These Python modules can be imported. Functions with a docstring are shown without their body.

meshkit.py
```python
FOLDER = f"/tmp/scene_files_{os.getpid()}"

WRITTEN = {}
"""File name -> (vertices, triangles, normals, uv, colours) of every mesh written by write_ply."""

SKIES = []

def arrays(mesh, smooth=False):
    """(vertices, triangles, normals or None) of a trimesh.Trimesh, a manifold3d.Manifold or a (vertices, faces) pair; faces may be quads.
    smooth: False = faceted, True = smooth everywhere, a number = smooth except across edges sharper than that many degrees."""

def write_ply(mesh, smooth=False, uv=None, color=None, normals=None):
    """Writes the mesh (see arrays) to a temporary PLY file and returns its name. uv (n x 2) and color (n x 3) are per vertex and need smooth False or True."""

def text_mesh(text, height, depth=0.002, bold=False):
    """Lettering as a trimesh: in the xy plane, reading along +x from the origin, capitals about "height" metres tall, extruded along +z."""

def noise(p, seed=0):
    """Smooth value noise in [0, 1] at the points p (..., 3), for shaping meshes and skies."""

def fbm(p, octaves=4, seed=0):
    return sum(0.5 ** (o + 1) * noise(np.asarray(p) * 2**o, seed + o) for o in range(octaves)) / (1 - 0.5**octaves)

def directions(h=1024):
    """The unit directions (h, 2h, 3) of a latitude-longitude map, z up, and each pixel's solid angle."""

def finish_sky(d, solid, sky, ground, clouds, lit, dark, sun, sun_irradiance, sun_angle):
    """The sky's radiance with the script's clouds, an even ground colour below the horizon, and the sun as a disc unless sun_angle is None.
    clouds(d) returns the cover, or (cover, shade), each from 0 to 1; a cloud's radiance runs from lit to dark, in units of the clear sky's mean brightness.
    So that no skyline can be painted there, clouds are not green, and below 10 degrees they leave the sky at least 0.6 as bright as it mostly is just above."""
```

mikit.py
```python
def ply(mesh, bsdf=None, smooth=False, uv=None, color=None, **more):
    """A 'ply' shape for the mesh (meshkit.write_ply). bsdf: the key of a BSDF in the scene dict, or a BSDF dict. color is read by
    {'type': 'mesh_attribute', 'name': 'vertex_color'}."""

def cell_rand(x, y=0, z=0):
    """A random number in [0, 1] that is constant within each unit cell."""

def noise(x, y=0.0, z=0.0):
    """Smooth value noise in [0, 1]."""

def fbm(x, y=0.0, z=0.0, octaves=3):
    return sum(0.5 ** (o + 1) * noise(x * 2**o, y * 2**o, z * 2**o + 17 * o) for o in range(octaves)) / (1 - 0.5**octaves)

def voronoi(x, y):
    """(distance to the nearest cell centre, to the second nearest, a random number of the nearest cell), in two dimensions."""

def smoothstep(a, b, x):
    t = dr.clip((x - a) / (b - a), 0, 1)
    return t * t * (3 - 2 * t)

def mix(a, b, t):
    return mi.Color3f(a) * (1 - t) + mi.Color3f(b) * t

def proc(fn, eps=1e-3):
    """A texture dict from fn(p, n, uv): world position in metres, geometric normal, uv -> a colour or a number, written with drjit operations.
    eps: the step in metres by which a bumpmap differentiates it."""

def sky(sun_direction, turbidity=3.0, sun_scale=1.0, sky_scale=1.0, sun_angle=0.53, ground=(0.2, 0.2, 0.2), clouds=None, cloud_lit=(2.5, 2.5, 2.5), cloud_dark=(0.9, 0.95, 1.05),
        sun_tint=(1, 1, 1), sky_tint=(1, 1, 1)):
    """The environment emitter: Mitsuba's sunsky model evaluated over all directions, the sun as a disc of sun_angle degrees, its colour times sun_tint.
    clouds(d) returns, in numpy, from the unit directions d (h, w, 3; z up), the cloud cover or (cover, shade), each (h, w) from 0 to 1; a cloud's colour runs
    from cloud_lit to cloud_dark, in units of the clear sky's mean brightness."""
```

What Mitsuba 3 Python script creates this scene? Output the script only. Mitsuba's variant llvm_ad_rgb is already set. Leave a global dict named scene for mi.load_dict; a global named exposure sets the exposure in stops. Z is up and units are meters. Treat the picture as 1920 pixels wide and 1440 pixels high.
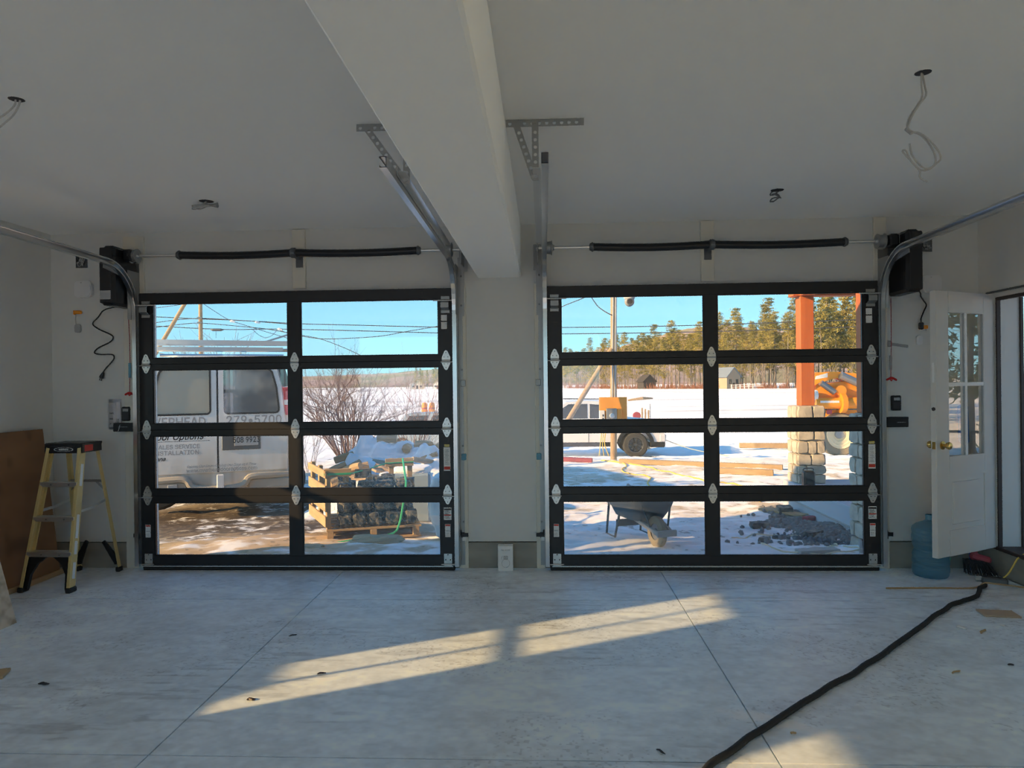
import math, random
import numpy as np, trimesh, drjit as dr, mitsuba as mi, mikit, meshkit
from mikit import noise, fbm, smoothstep, mix
from shapely.geometry import Polygon, Point, box as sbox

T = mi.ScalarTransform4f
scene, labels, place = {}, {}, {}
random.seed(7)
rng = np.random.RandomState(7)

# ------------------------------------------------------------------ camera, sky, sun, exposure
EYE, YAW, PITCH, ROLL, FOCAL = (0.0, -5.87, 1.586), -0.045, -0.002, -0.0113, 1308.0
fwd = np.array([math.sin(YAW) * math.cos(PITCH), math.cos(YAW) * math.cos(PITCH), math.sin(PITCH)])
right0 = np.array([math.cos(YAW), -math.sin(YAW), 0.0])
up0 = np.cross(right0, fwd)
up = -math.sin(ROLL) * right0 + math.cos(ROLL) * up0
scene['camera'] = {'type': 'perspective', 'fov': 2 * math.degrees(math.atan(960 / FOCAL)), 'fov_axis': 'x', 'near_clip': 0.05, 'far_clip': 9000.0,
                   'to_world': T().look_at(origin=list(EYE), target=(np.array(EYE) + fwd).tolist(), up=up.tolist())}
SUN_EL, SUN_AZ = math.radians(18.0), np.array([-0.898, -0.44])
SUN = (SUN_AZ[0] * math.cos(SUN_EL), SUN_AZ[1] * math.cos(SUN_EL), math.sin(SUN_EL))
scene['sky'] = mikit.sky(SUN, turbidity=3.0, sun_scale=0.95, sky_scale=1.0, sun_angle=0.53, ground=(0.75, 0.76, 0.8), sun_tint=(1.0, 0.89, 0.70), sky_tint=(0.58, 0.97, 1.24))
exposure = 2.7

# ------------------------------------------------------------------ helpers
def lin(r, g, b):
    return [((c / 255 + 0.055) / 1.055) ** 2.4 if c > 10 else c / 255 / 12.92 for c in (r, g, b)]

def P(name, color, rough=0.5, metal=0.0, **k):
    bc = color if isinstance(color, dict) else {'type': 'rgb', 'value': list(color)}
    scene['mat_' + name] = {'type': 'twosided', 'bsdf': {'type': 'principled', 'base_color': bc, 'roughness': rough, 'metallic': metal, **k}}
    return 'mat_' + name

def cat(ms):
    return trimesh.util.concatenate([m for m in ms if m is not None])

def rbox(c, s, ch=0.004, R=None):
    """box with chamfered edges"""
    s = np.asarray(s, float) / 2
    ch = min(ch, s.min() * 0.9)
    pts = []
    for sx in (-1, 1):
        for sy in (-1, 1):
            for sz in (-1, 1):
                for k in range(3):
                    q = s.copy(); q[[j for j in range(3) if j != k]] -= ch
                    pts.append(q * (sx, sy, sz))
    m = trimesh.Trimesh(*_hull(np.array(pts)), process=False)
    if R is not None: m.vertices = m.vertices @ np.asarray(R).T
    m.vertices = m.vertices + np.asarray(c, float)
    return m

_hulls = {}
def _hull(p):
    h = trimesh.convex.convex_hull(p)
    return h.vertices, h.faces

def bx(x0, x1, y0, y1, z0, z1, ch=0.0):
    c, s = ((x0 + x1) / 2, (y0 + y1) / 2, (z0 + z1) / 2), (abs(x1 - x0), abs(y1 - y0), abs(z1 - z0))
    if ch: return rbox(c, s, ch)
    m = trimesh.creation.box(s); m.apply_translation(c); return m

def frame_of(t, hint=(0, 0, 1)):
    t = np.asarray(t, float); t /= np.linalg.norm(t)
    h = np.asarray(hint, float)
    if abs(t @ h) > 0.98: h = np.array([1.0, 0, 0]) if abs(t[0]) < 0.9 else np.array([0, 1.0, 0])
    a = np.cross(h, t); a /= np.linalg.norm(a)
    return a, np.cross(t, a), t

def bar(p, q, w, h, ch=0.0, hint=(0, 0, 1)):
    """box from p to q; w across (sideways), h along the hint"""
    p, q = np.asarray(p, float), np.asarray(q, float)
    a, b, t = frame_of(q - p, hint)
    R = np.stack([a, b, t], 1)
    L = np.linalg.norm(q - p)
    if ch: return rbox((p + q) / 2, (w, h, L), ch, R)
    m = trimesh.creation.box((w, h, L)); m.vertices = m.vertices @ R.T + (p + q) / 2
    return m

def smooth_path(pts, n=8):
    p = np.asarray(pts, float)
    if len(p) < 3: return p
    e = np.vstack([2 * p[0] - p[1], p, 2 * p[-1] - p[-2]])
    out = []
    for i in range(1, len(e) - 2):
        a, b, c, d = e[i - 1:i + 3]
        for t in np.linspace(0, 1, n, endpoint=False):
            out.append(0.5 * (2 * b + (c - a) * t + (2 * a - 5 * b + 4 * c - d) * t ** 2 + (3 * b - a - 3 * c + d) * t ** 3))
    return np.array(out + [p[-1]])

def tube(pts, r, n=8, smooth=0, caps=True):
    p = smooth_path(pts, smooth) if smooth else np.asarray(pts, float)
    r = np.atleast_1d(np.asarray(r, float))
    r = np.interp(np.linspace(0, 1, len(p)), np.linspace(0, 1, len(r)), r) if len(r) > 1 else np.full(len(p), r[0])
    t = np.gradient(p, axis=0); t /= np.maximum(np.linalg.norm(t, axis=1, keepdims=True), 1e-9)
    a, b, _ = frame_of(t[0])
    ang = np.arange(n) * 2 * math.pi / n
    v, f = [], []
    for i in range(len(p)):
        a = a - (a @ t[i]) * t[i]; a /= np.linalg.norm(a); b = np.cross(t[i], a)
        v.append(p[i] + r[i] * (np.cos(ang)[:, None] * a + np.sin(ang)[:, None] * b))
        if i:
            o = (i - 1) * n
            for k in range(n):
                k2 = (k + 1) % n
                f += [[o + k, o + k2, o + n + k2], [o + k, o + n + k2, o + n + k]]
    v = np.vstack(v)
    if caps:
        e = len(v); v = np.vstack([v, p[0], p[-1]]); o = (len(p) - 1) * n
        for k in range(n):
            k2 = (k + 1) % n
            f += [[e, k2, k], [e + 1, o + k, o + k2]]
    return trimesh.Trimesh(v, f, process=False)

def cyl(p, q, r, n=16):
    return tube([p, q], r, n)

def lathe(profile, n=24, c=(0, 0, 0), axis='z'):
    pr = np.asarray(profile, float)
    ang = np.arange(n) * 2 * math.pi / n
    v = np.stack([np.stack([r * np.cos(ang), r * np.sin(ang), np.full(n, z)], 1) for r, z in pr]).reshape(-1, 3)
    f = []
    for i in range(len(pr) - 1):
        for k in range(n):
            k2 = (k + 1) % n
            f += [[i * n + k, i * n + k2, (i + 1) * n + k2], [i * n + k, (i + 1) * n + k2, (i + 1) * n + k]]
    if axis == 'x': v = v[:, [2, 0, 1]]
    if axis == 'y': v = v[:, [1, 2, 0]]
    return trimesh.Trimesh(v + np.asarray(c, float), f, process=False)

def extrude(poly, d, plane='xz', at=0.0):
    """polygon (list or shapely) in the plane, extruded by d along the third axis from at"""
    if not hasattr(poly, 'exterior'): poly = Polygon(poly)
    m = trimesh.creation.extrude_polygon(poly, d, engine='earcut')
    v = m.vertices.copy(); f = m.faces
    if plane == 'xz': v = np.stack([v[:, 0], at + v[:, 2], v[:, 1]], 1); f = f[:, ::-1]
    elif plane == 'yz': v = np.stack([at + v[:, 2], v[:, 0], v[:, 1]], 1)
    else: v = v + [0, 0, at]
    return trimesh.Trimesh(v, f, process=False)

def ball(c, r, sub=2):
    m = trimesh.creation.icosphere(subdivisions=sub, radius=1.0); m.vertices = m.vertices * np.broadcast_to(r, 3) + c
    return m

def moved(m, M):
    m = m.copy(); m.apply_transform(M); return m

def mat4(loc=(0, 0, 0), rz=0.0, s=1.0, rx=0.0, ry=0.0):
    R = trimesh.transformations.euler_matrix(rx, ry, rz, 'sxyz')
    R[:3, :3] = R[:3, :3] * np.broadcast_to(s, 3)
    R[:3, 3] = loc
    return R

def rock(s, seed, sub=1, jag=0.18, ch=0.25):
    """rough quarried stone: a box-like blob with broken faces"""
    r = np.random.RandomState(seed)
    m = trimesh.creation.box((2, 2, 2))
    for _ in range(sub): m = m.subdivide()
    v = m.vertices.copy()
    k = (np.abs(v) > 0.99).sum(1, keepdims=True)                # 3 at a corner, 2 on an edge
    v = v * (1 - ch * 0.30 * (k == 3) - ch * 0.12 * (k == 2)) + jag * (r.rand(len(v), 3) - 0.5)
    m.vertices = v / np.abs(v).max(0) * np.asarray(s, float) / 2
    return m

used = {}
def key_of(base):
    n = used.get(base, 0); used[base] = n + 1
    return base if n == 0 else f'{base}_{n:03d}'

def describe(key, label=None, cat_=None, group=None, kind=None):
    d = {k: v for k, v in (('label', label), ('category', cat_), ('group', group), ('kind', kind)) if v}
    if d: labels[key] = d

def thing(name, label, category, group=None, M=None, kind=None):
    k = key_of(name); place[k] = M
    describe(k, label, category, group, kind)
    return k

def parts(parent, name, meshes, m, **k):
    for q in meshes: part(parent, name, q, m, **k)

def part(parent, name, mesh, m, smooth=False, label=None, kind=None, **more):
    k = key_of(parent + '__' + name)
    root = parent.split('__')[0]
    if place.get(root) is not None: mesh = moved(mesh, place[root])
    scene[k] = mikit.ply(mesh, m, smooth=smooth, **more)
    describe(k, label, None, None, kind)
    return k

def obj(name, mesh, m, label, category, group=None, kind=None, smooth=False, M=None, **more):
    k = key_of(name); place[k] = M
    if M is not None: mesh = moved(mesh, M)
    scene[k] = mikit.ply(mesh, m, smooth=smooth, **more)
    describe(k, label, category, group, kind)
    return k

def struct(name, mesh, m, label=None, smooth=False, category=None):
    return obj(name, mesh, m, label, category, None, 'structure', smooth)

# ------------------------------------------------------------------ materials
def f_wall(p, n, uv):
    v = fbm(p.x * 0.8 + p.y * 0.7, p.z * 0.8, 3.0, 3) * 0.05 + noise(p.x * 40, p.y * 40, p.z * 40) * 0.02
    return mi.Color3f(0.66, 0.665, 0.64) * (0.96 + v)

def f_concrete(p, n, uv):
    a = fbm(p.x * 0.9, p.y * 0.9, 0.0, 4)
    b = fbm(p.x * 5, p.y * 7 + 3.1, 0.0, 4)
    d = fbm(p.x * 24, p.y * 30, 2.0, 3)
    c = fbm(p.x * 4 + 5 + 1.5 * b, p.y * 22, 0, 3)
    scuff = smoothstep(0.58, 0.74, c) * smoothstep(0.46, 0.60, fbm(p.x * 0.8 + 9, p.y * 1.2 + 2, 0, 3))
    grit = smoothstep(0.62, 0.78, noise(p.x * 70, p.y * 70, 1.7)) * smoothstep(0.50, 0.66, fbm(p.x * 1.7 + 3, p.y * 3.1, 4.0, 3))
    pale = smoothstep(0.62, 0.76, fbm(p.x * 3.3 + 20, p.y * 9.0, 1.0, 4))
    # white plaster smear beside the hose
    u, w = p.x - 1.08, p.y + 2.60
    smear = smoothstep(1.0, 0.55, dr.sqrt(dr.square((u - 0.5 * w) / 0.30) + dr.square((w + 0.5 * u) / 0.075)) + (b - 0.5) * 1.7)
    v = 0.80 + 0.20 * (a - 0.5) + 0.20 * (b - 0.5) + 0.20 * (d - 0.5) + 0.07 * pale - 0.15 * scuff - 0.16 * grit
    col = dr.minimum(mi.Color3f(0.87, 0.97, 1.04) * v, 0.9)
    return mix(col, (0.88, 0.88, 0.86), smear * 0.7)

def f_curb(p, n, uv):
    b = fbm(p.x * 4, p.y * 4, p.z * 8, 4)
    return mi.Color3f(0.30, 0.29, 0.25) * (0.6 + 0.8 * b)

def f_wood(p, n, uv):
    g = fbm(p.x * 3 + p.y * 3, p.y * 3 - p.x * 3, p.z * 30, 3)
    k = fbm(p.x * 5, p.y * 5, p.z * 1.5, 3)
    return mix((0.32, 0.20, 0.10), (0.56, 0.40, 0.23), g * 0.6 + k * 0.4)

def f_ply(p, n, uv):
    g = fbm(p.x * 2, p.y * 2.2, p.z * 5, 4)
    s = smoothstep(0.55, 0.75, fbm(p.x * 9, p.y * 4, p.z * 3, 3))
    return mix((0.20, 0.10, 0.05), (0.36, 0.20, 0.10), g) * (1 - 0.4 * s)

def f_osb(p, n, uv):
    g = fbm(p.x * 12, p.y * 12, p.z * 12, 3)
    return mix((0.34, 0.25, 0.16), (0.62, 0.52, 0.40), smoothstep(0.3, 0.7, g))

def f_cedar(p, n, uv):
    g = fbm(p.x * 14, p.y * 14, p.z * 1.2, 3)
    k = smoothstep(0.68, 0.78, fbm(p.x * 4, p.y * 4 + 7, p.z * 3, 2))
    return mix((0.46, 0.10, 0.02), (0.66, 0.19, 0.05), g) * (1 - 0.35 * k)

def f_ground(p, n, uv):
    a = fbm(p.x * 0.9, p.y * 0.9, 0.0, 4)
    b = fbm(p.x * 4.0 + 3, p.y * 5.0, 0.0, 4)
    c = fbm(p.x * 14.0, p.y * 14.0 + 5, 0.0, 3)
    near = smoothstep(15.0, 6.0, p.y)
    straw = smoothstep(0.40, 0.58, a * 0.5 + b * 0.5) * near * (1 - 0.75 * smoothstep(-0.8, 0.3, p.x) * smoothstep(4.6, 3.2, p.y))
    col = mix((0.86, 0.86, 0.86), (0.46, 0.36, 0.22), straw * 0.85)
    dx, dy = p.x + 3.3, p.y - 1.3
    mud = smoothstep(2.4, 0.7, dr.sqrt(dx * dx * 0.55 + dy * dy) + (b - 0.5) * 1.6)
    col = mix(col, (0.48, 0.33, 0.16), mud * 0.8 * smoothstep(0.30, 0.55, b))
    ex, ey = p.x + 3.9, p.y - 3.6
    mud_shade = smoothstep(2.2, 1.2, dr.sqrt(ex * ex * 0.6 + ey * ey * 0.9) + (b - 0.5) * 1.2)  # dark mud, with the shade under and behind the van put into the colour
    col = mix(col, (0.10, 0.075, 0.055), mud_shade * smoothstep(0.25, 0.5, b * 0.6 + c * 0.4))
    speck = smoothstep(0.62, 0.72, c) * smoothstep(0.50, 0.62, b) * near
    return mix(col, (0.20, 0.15, 0.10), speck * 0.6)

def f_lake(p, n, uv):
    a = fbm(p.x * 0.035, p.y * 0.22, 0.0, 4)
    s = smoothstep(0.56, 0.70, a)
    return mix((0.88, 0.88, 0.88), (0.50, 0.52, 0.54), s * 0.8)

def f_hill(p, n, uv):
    a = fbm(p.x * 0.02, p.y * 0.02, p.z * 0.06, 4)
    b = fbm(p.x * 0.15, p.y * 0.15, p.z * 0.4, 3)
    col = mix((0.36, 0.27, 0.25), (0.25, 0.22, 0.14), smoothstep(0.45, 0.6, a))
    return col * (0.6 + 0.8 * b)

def f_stone(p, n, uv):
    b = fbm(p.x * 9, p.y * 9, p.z * 9, 4)
    return mix((0.32, 0.29, 0.25), (0.74, 0.67, 0.54), b)

def f_dark_stone(p, n, uv):
    b = fbm(p.x * 16, p.y * 16, p.z * 16, 4)
    return mix((0.05, 0.055, 0.06), (0.26, 0.24, 0.20), smoothstep(0.35, 0.75, b))

def f_van(p, n, uv):
    s = fbm(p.x * 5, p.y * 5, p.z * 0.9, 3)
    low = smoothstep(1.05, 0.15, p.z)
    return mix((0.78, 0.77, 0.74), (0.44, 0.38, 0.30), low * (0.35 + 0.6 * smoothstep(0.4, 0.7, s)))

def f_glass_dirt(p, n, uv):
    s = fbm(p.x * 3, p.y * 3, p.z * 3, 3)
    return mix((0.12, 0.13, 0.14), (0.38, 0.37, 0.33), smoothstep(0.35, 0.7, s))

def f_bark(p, n, uv):
    return mix((0.25, 0.17, 0.11), (0.60, 0.43, 0.28), fbm(p.x * 12, p.y * 12, p.z * 2, 3))

def f_pine(p, n, uv):
    a = fbm(p.x * 0.35, p.y * 0.35, p.z * 0.35, 3)
    return mix((0.20, 0.18, 0.045), (0.48, 0.38, 0.10), smoothstep(0.3, 0.7, a))

def pr(fn): return mikit.proc(fn)
P('wall', pr(f_wall), 0.75)
P('ceiling', (0.74, 0.745, 0.73), 0.85)
P('concrete', pr(f_concrete), 0.42, specular=0.7)
P('curb', pr(f_curb), 0.8)
P('joint', (0.10, 0.095, 0.085), 0.9)
P('trim', (0.70, 0.67, 0.58), 0.5)
P('white_trim', (0.78, 0.78, 0.77), 0.4)
P('door_paint', (0.62, 0.60, 0.57), 0.42)
P('black_alu', (0.016, 0.016, 0.018), 0.42)
P('black_plastic', (0.012, 0.013, 0.015), 0.35)
P('rubber', (0.02, 0.02, 0.02), 0.7)
P('galv', (0.66, 0.67, 0.67), 0.20, 0.98)
P('galv_dull', (0.36, 0.37, 0.37), 0.42, 0.75)
P('steel_dark', (0.16, 0.17, 0.18), 0.45, 0.8)
P('alu', (0.72, 0.72, 0.70), 0.35, 0.9)
P('brass', (0.72, 0.48, 0.16), 0.25, 1.0)
P('white_plastic', (0.72, 0.72, 0.72), 0.4)
P('grey_plastic', (0.36, 0.37, 0.38), 0.45)
P('dark_brown', (0.045, 0.03, 0.025), 0.5)
P('orange', (0.85, 0.30, 0.02), 0.45)
P('machine_orange', (0.90, 0.32, 0.02), 0.4)
P('red', (0.55, 0.02, 0.02), 0.4)
P('maroon', (0.35, 0.06, 0.08), 0.6)
P('yellow', (0.80, 0.58, 0.05), 0.5)
P('yellow_fiber', (0.62, 0.47, 0.20), 0.45)
P('yellow_cord', (0.75, 0.52, 0.12), 0.5)
P('blue_tag', (0.10, 0.30, 0.42), 0.4)
P('blue_plastic', (0.04, 0.16, 0.55), 0.4)
P('green_strap', (0.06, 0.45, 0.22), 0.5)
P('paper', (0.75, 0.75, 0.74), 0.6)
P('ink', (0.03, 0.03, 0.035), 0.6)
P('ink_grey', (0.33, 0.33, 0.33), 0.6)
P('ink_red', (0.55, 0.05, 0.03), 0.6)
P('sticker_yellow', (0.75, 0.60, 0.15), 0.6)
P('wood', pr(f_wood), 0.7)
P('ply', pr(f_ply), 0.75)
P('osb', pr(f_osb), 0.85)
P('cedar', pr(f_cedar), 0.6)
P('ply_board', (0.72, 0.31, 0.06), 0.7)
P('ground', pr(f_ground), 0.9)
P('lake', pr(f_lake), 0.8)
P('hill', pr(f_hill), 1.0)
P('snow', (0.86, 0.86, 0.87), 0.8)
P('stone', pr(f_stone), 0.85)
P('dark_stone', pr(f_dark_stone), 0.8)
P('mortar', (0.36, 0.33, 0.29), 0.9)
P('van', pr(f_van), 0.35, clearcoat=0.3)
P('van_dirt', (0.40, 0.36, 0.30), 0.6)
P('van_glass', pr(f_glass_dirt), 0.12)
P('van_glass_dusty', (0.44, 0.42, 0.34), 0.25)  # dust plus the warm reflection in the left window, put into the colour
P('dark_glass', (0.03, 0.04, 0.05), 0.08)
P('truck_white', (0.66, 0.67, 0.68), 0.3, clearcoat=0.5)
P('tail_red', (0.55, 0.02, 0.04), 0.2)
P('bark', pr(f_bark), 0.9)
P('twig', (0.20, 0.13, 0.12), 0.9)
P('twig_red', (0.34, 0.15, 0.09), 0.9)
P('twig_grey', (0.30, 0.25, 0.21), 0.9)
P('pine', pr(f_pine), 0.9)
P('cream', (0.80, 0.70, 0.48), 0.5)
P('tyre', (0.05, 0.048, 0.045), 0.8)
P('tyre_dusty', (0.30, 0.26, 0.19), 0.9)
P('wire', (0.05, 0.05, 0.055), 0.6)
P('cable_grey', (0.42, 0.42, 0.41), 0.5)
P('tarp', (0.66, 0.70, 0.74), 0.5)
P('tarp_tan', (0.50, 0.42, 0.28), 0.7)
P('grey_wrap', (0.30, 0.38, 0.45), 0.6)
P('gravel', (0.22, 0.22, 0.22), 0.9)
P('barrow', (0.10, 0.13, 0.14), 0.5)
P('barrow_wood', (0.42, 0.40, 0.36), 0.7)
P('house_dark', (0.07, 0.06, 0.055), 0.8)
P('house_tan', (0.45, 0.34, 0.24), 0.8)
P('house_white', (0.75, 0.72, 0.66), 0.8)
P('roof_blue', (0.22, 0.27, 0.33), 0.7)
P('foundation', (0.52, 0.55, 0.60), 0.8)
scene['mat_glass'] = {'type': 'thindielectric', 'int_ior': 1.5}
scene['mat_jug'] = {'type': 'blendbsdf', 'weight': 0.30, 'clear': {'type': 'thindielectric', 'int_ior': 1.45, 'specular_transmittance': {'type': 'rgb', 'value': [0.55, 0.76, 0.86]}},
                    'tint': {'type': 'twosided', 'bsdf': {'type': 'principled', 'base_color': {'type': 'rgb', 'value': [0.22, 0.46, 0.60]}, 'roughness': 0.15}}}
scene['mat_bag'] = {'type': 'thindielectric', 'int_ior': 1.3, 'specular_transmittance': {'type': 'rgb', 'value': [0.85, 0.85, 0.86]}}

# ================================================================== THE ROOM
CEIL, XL, XR, YB, YW = 2.937, -4.33, 3.62, -9.0, 0.10          # ceiling, left, right, back wall, inner face of the front wall
# floor: slabs between sawn joints, on a dark base
struct('floor', bx(XL, XR, YB, 0.30, -0.12, -0.025), 'mat_joint', 'bare concrete garage floor with sawn joints')
gx, gy, g = [XL, -1.716, 0.957, XR], [YB, -2.945, -0.79, 0.29], 0.0035
for i in range(3):
    for j in range(3):
        part('floor', 'slab', bx(gx[i] + g, gx[i + 1] - g, gy[j] + g, gy[j + 1] - g, -0.024, 0.0), 'mat_concrete')
struct('ceiling', bx(XL - 0.2, XR + 0.2, YB - 0.2, 0.35, CEIL, CEIL + 0.2), 'mat_ceiling', 'flat painted drywall ceiling of the garage')
part('ceiling', 'beam', bx(-0.556, -0.182, YB, YW, 2.485, CEIL, 0.012), 'mat_ceiling', label='boxed drywall beam running towards the doors')

# front wall: drywall over a low concrete stem, two openings
OL, OR = (-3.455, -0.785), (0.062, 2.757)
segs = [(XL - 0.2, OL[0]), (OL[1], OR[0]), (OR[1], XR + 0.2)]
struct('wall_front', cat([bx(a, b, YW, 0.20, 0.225, 2.37) for a, b in segs] + [bx(XL - 0.2, XR + 0.2, YW, 0.20, 2.37, CEIL)]), 'mat_wall', 'painted front wall around the two garage doors')
for a, b in segs:
    part('wall_front', 'concrete_stem', bx(a + 0.01 * (a > XL), b - 0.01 * (b < XR), YW - 0.012, 0.25, 0.0, 0.218), 'mat_curb', label='bare concrete stem wall below the drywall')
for a, b in [OL, OR]:
    part('wall_front', 'opening_reveal', cat([bx(a - 0.03, a, YW, 0.22, 0.0, 2.37), bx(b, b + 0.03, YW, 0.22, 0.0, 2.37), bx(a, b, YW, 0.22, 2.36, 2.40)]), 'mat_white_trim', label='white exterior jamb')
part('wall_front', 'outer_siding', cat([bx(XL - 0.3, OL[0] - 0.03, 0.21, 0.28, -0.4, 3.14), bx(OL[1] + 0.03, OR[0] - 0.03, 0.21, 0.28, -0.4, 2.41), bx(OR[1] + 0.03, XR + 0.4, 0.21, 0.28, -0.4, 3.14), bx(OL[0] - 0.03, OR[1] + 0.03, 0.21, 0.28, 2.41, 3.14)]), 'mat_foundation')
# door trims on the wall (jamb boards and bearing pads)
for n_, (a, b, z0, z1, d) in enumerate([(-3.665, -3.478, 0.0, 2.90, 'jamb board left of the left garage door'), (-0.735, -0.657, 0.0, 2.43, 'jamb board right of the left garage door'), (-0.072, -0.0, 0.0, 2.43, 'jamb board left of the right garage door'),
                          (2.765, 2.868, 0.0, 2.93, 'jamb board right of the right garage door')]):
    struct(f'trim_{n_ + 1}', bx(a, b, YW - 0.022, YW, z0, z1, 0.003), 'mat_trim', 'painted ' + d)
for n_, (a, b, d) in enumerate([(-2.158, -2.045, 'above the left garage door'), (1.338, 1.447, 'above the right garage door')]):
    struct(f'trim_{n_ + 5}', bx(a, b, YW - 0.03, YW, 2.42, 2.93, 0.003), 'mat_trim', 'short vertical backing board ' + d)

# left wall with three double-hung windows (behind the camera's view; the sun on the floor comes through them)
win = [(-3.99, -3.34), (-6.15, -5.40), (-1.50, -0.80)]
ZS, ZH = 0.94, 2.10
cuts = [YB - 0.2] + [v for w in sorted(win) for v in w] + [0.2]
lw = [bx(XL - 0.16, XL, cuts[i], cuts[i + 1], 0.225, CEIL) for i in range(0, 8, 2)]
for a, b in win: lw += [bx(XL - 0.16, XL, a, b, 0.225, ZS), bx(XL - 0.16, XL, a, b, ZH, CEIL)]
struct('wall_left', cat(lw), 'mat_wall', 'painted left wall of the garage')
part('wall_left', 'concrete_stem', bx(XL - 0.16, XL - 0.006, YB, 0.1, 0.0, 0.218), 'mat_curb')
for k, (a, b) in enumerate(win):
    w = struct(f'window_{k + 1}', cat([bx(XL - 0.14, XL - 0.02, a, a + 0.035, ZS, ZH), bx(XL - 0.14, XL - 0.02, b - 0.035, b, ZS, ZH), bx(XL - 0.14, XL - 0.02, a, b, ZS, ZS + 0.035), bx(XL - 0.14, XL - 0.02, a, b, ZH - 0.035, ZH), bx(XL - 0.10, XL - 0.04, a, b, 1.49, 1.535), bx(XL - 0.085, XL - 0.058, (a + b) / 2 - 0.01, (a + b) / 2 + 0.01, ZS, ZH)]),
               'mat_white_trim', 'double-hung window in the left wall')
    part(w, 'pane', bx(XL - 0.082, XL - 0.081, a + 0.03, b - 0.03, ZS + 0.03, 1.50), 'mat_glass')
    part(w, 'pane', bx(XL - 0.062, XL - 0.061, a + 0.03, b - 0.03, 1.52, ZH - 0.03), 'mat_glass')

# right wall with the open entry door; its stem wall makes a step
DY0, DY1, DZ0, DZ1 = -1.02, -0.115, 0.235, 2.25
struct('wall_right', cat([bx(XR, XR + 0.18, YB - 0.2, DY0, 0.225, CEIL), bx(XR, XR + 0.18, DY1, 0.2, 0.225, CEIL), bx(XR, XR + 0.18, DY0, DY1, DZ1, CEIL)]), 'mat_wall', 'painted right wall of the garage')
part('wall_right', 'concrete_stem', bx(XR + 0.006, XR + 0.30, YB, 0.1, 0.0, 0.205), 'mat_curb', label='concrete step below the entry door')
part('wall_right', 'door_jamb', cat([bx(XR - 0.012, XR + 0.18, DY1 - 0.03, DY1, DZ0, DZ1), bx(XR - 0.012, XR + 0.18, DY0, DY0 + 0.03, DZ0, DZ1), bx(XR - 0.012, XR + 0.18, DY0, DY1, DZ1 - 0.03, DZ1)]), 'mat_door_paint')
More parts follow.
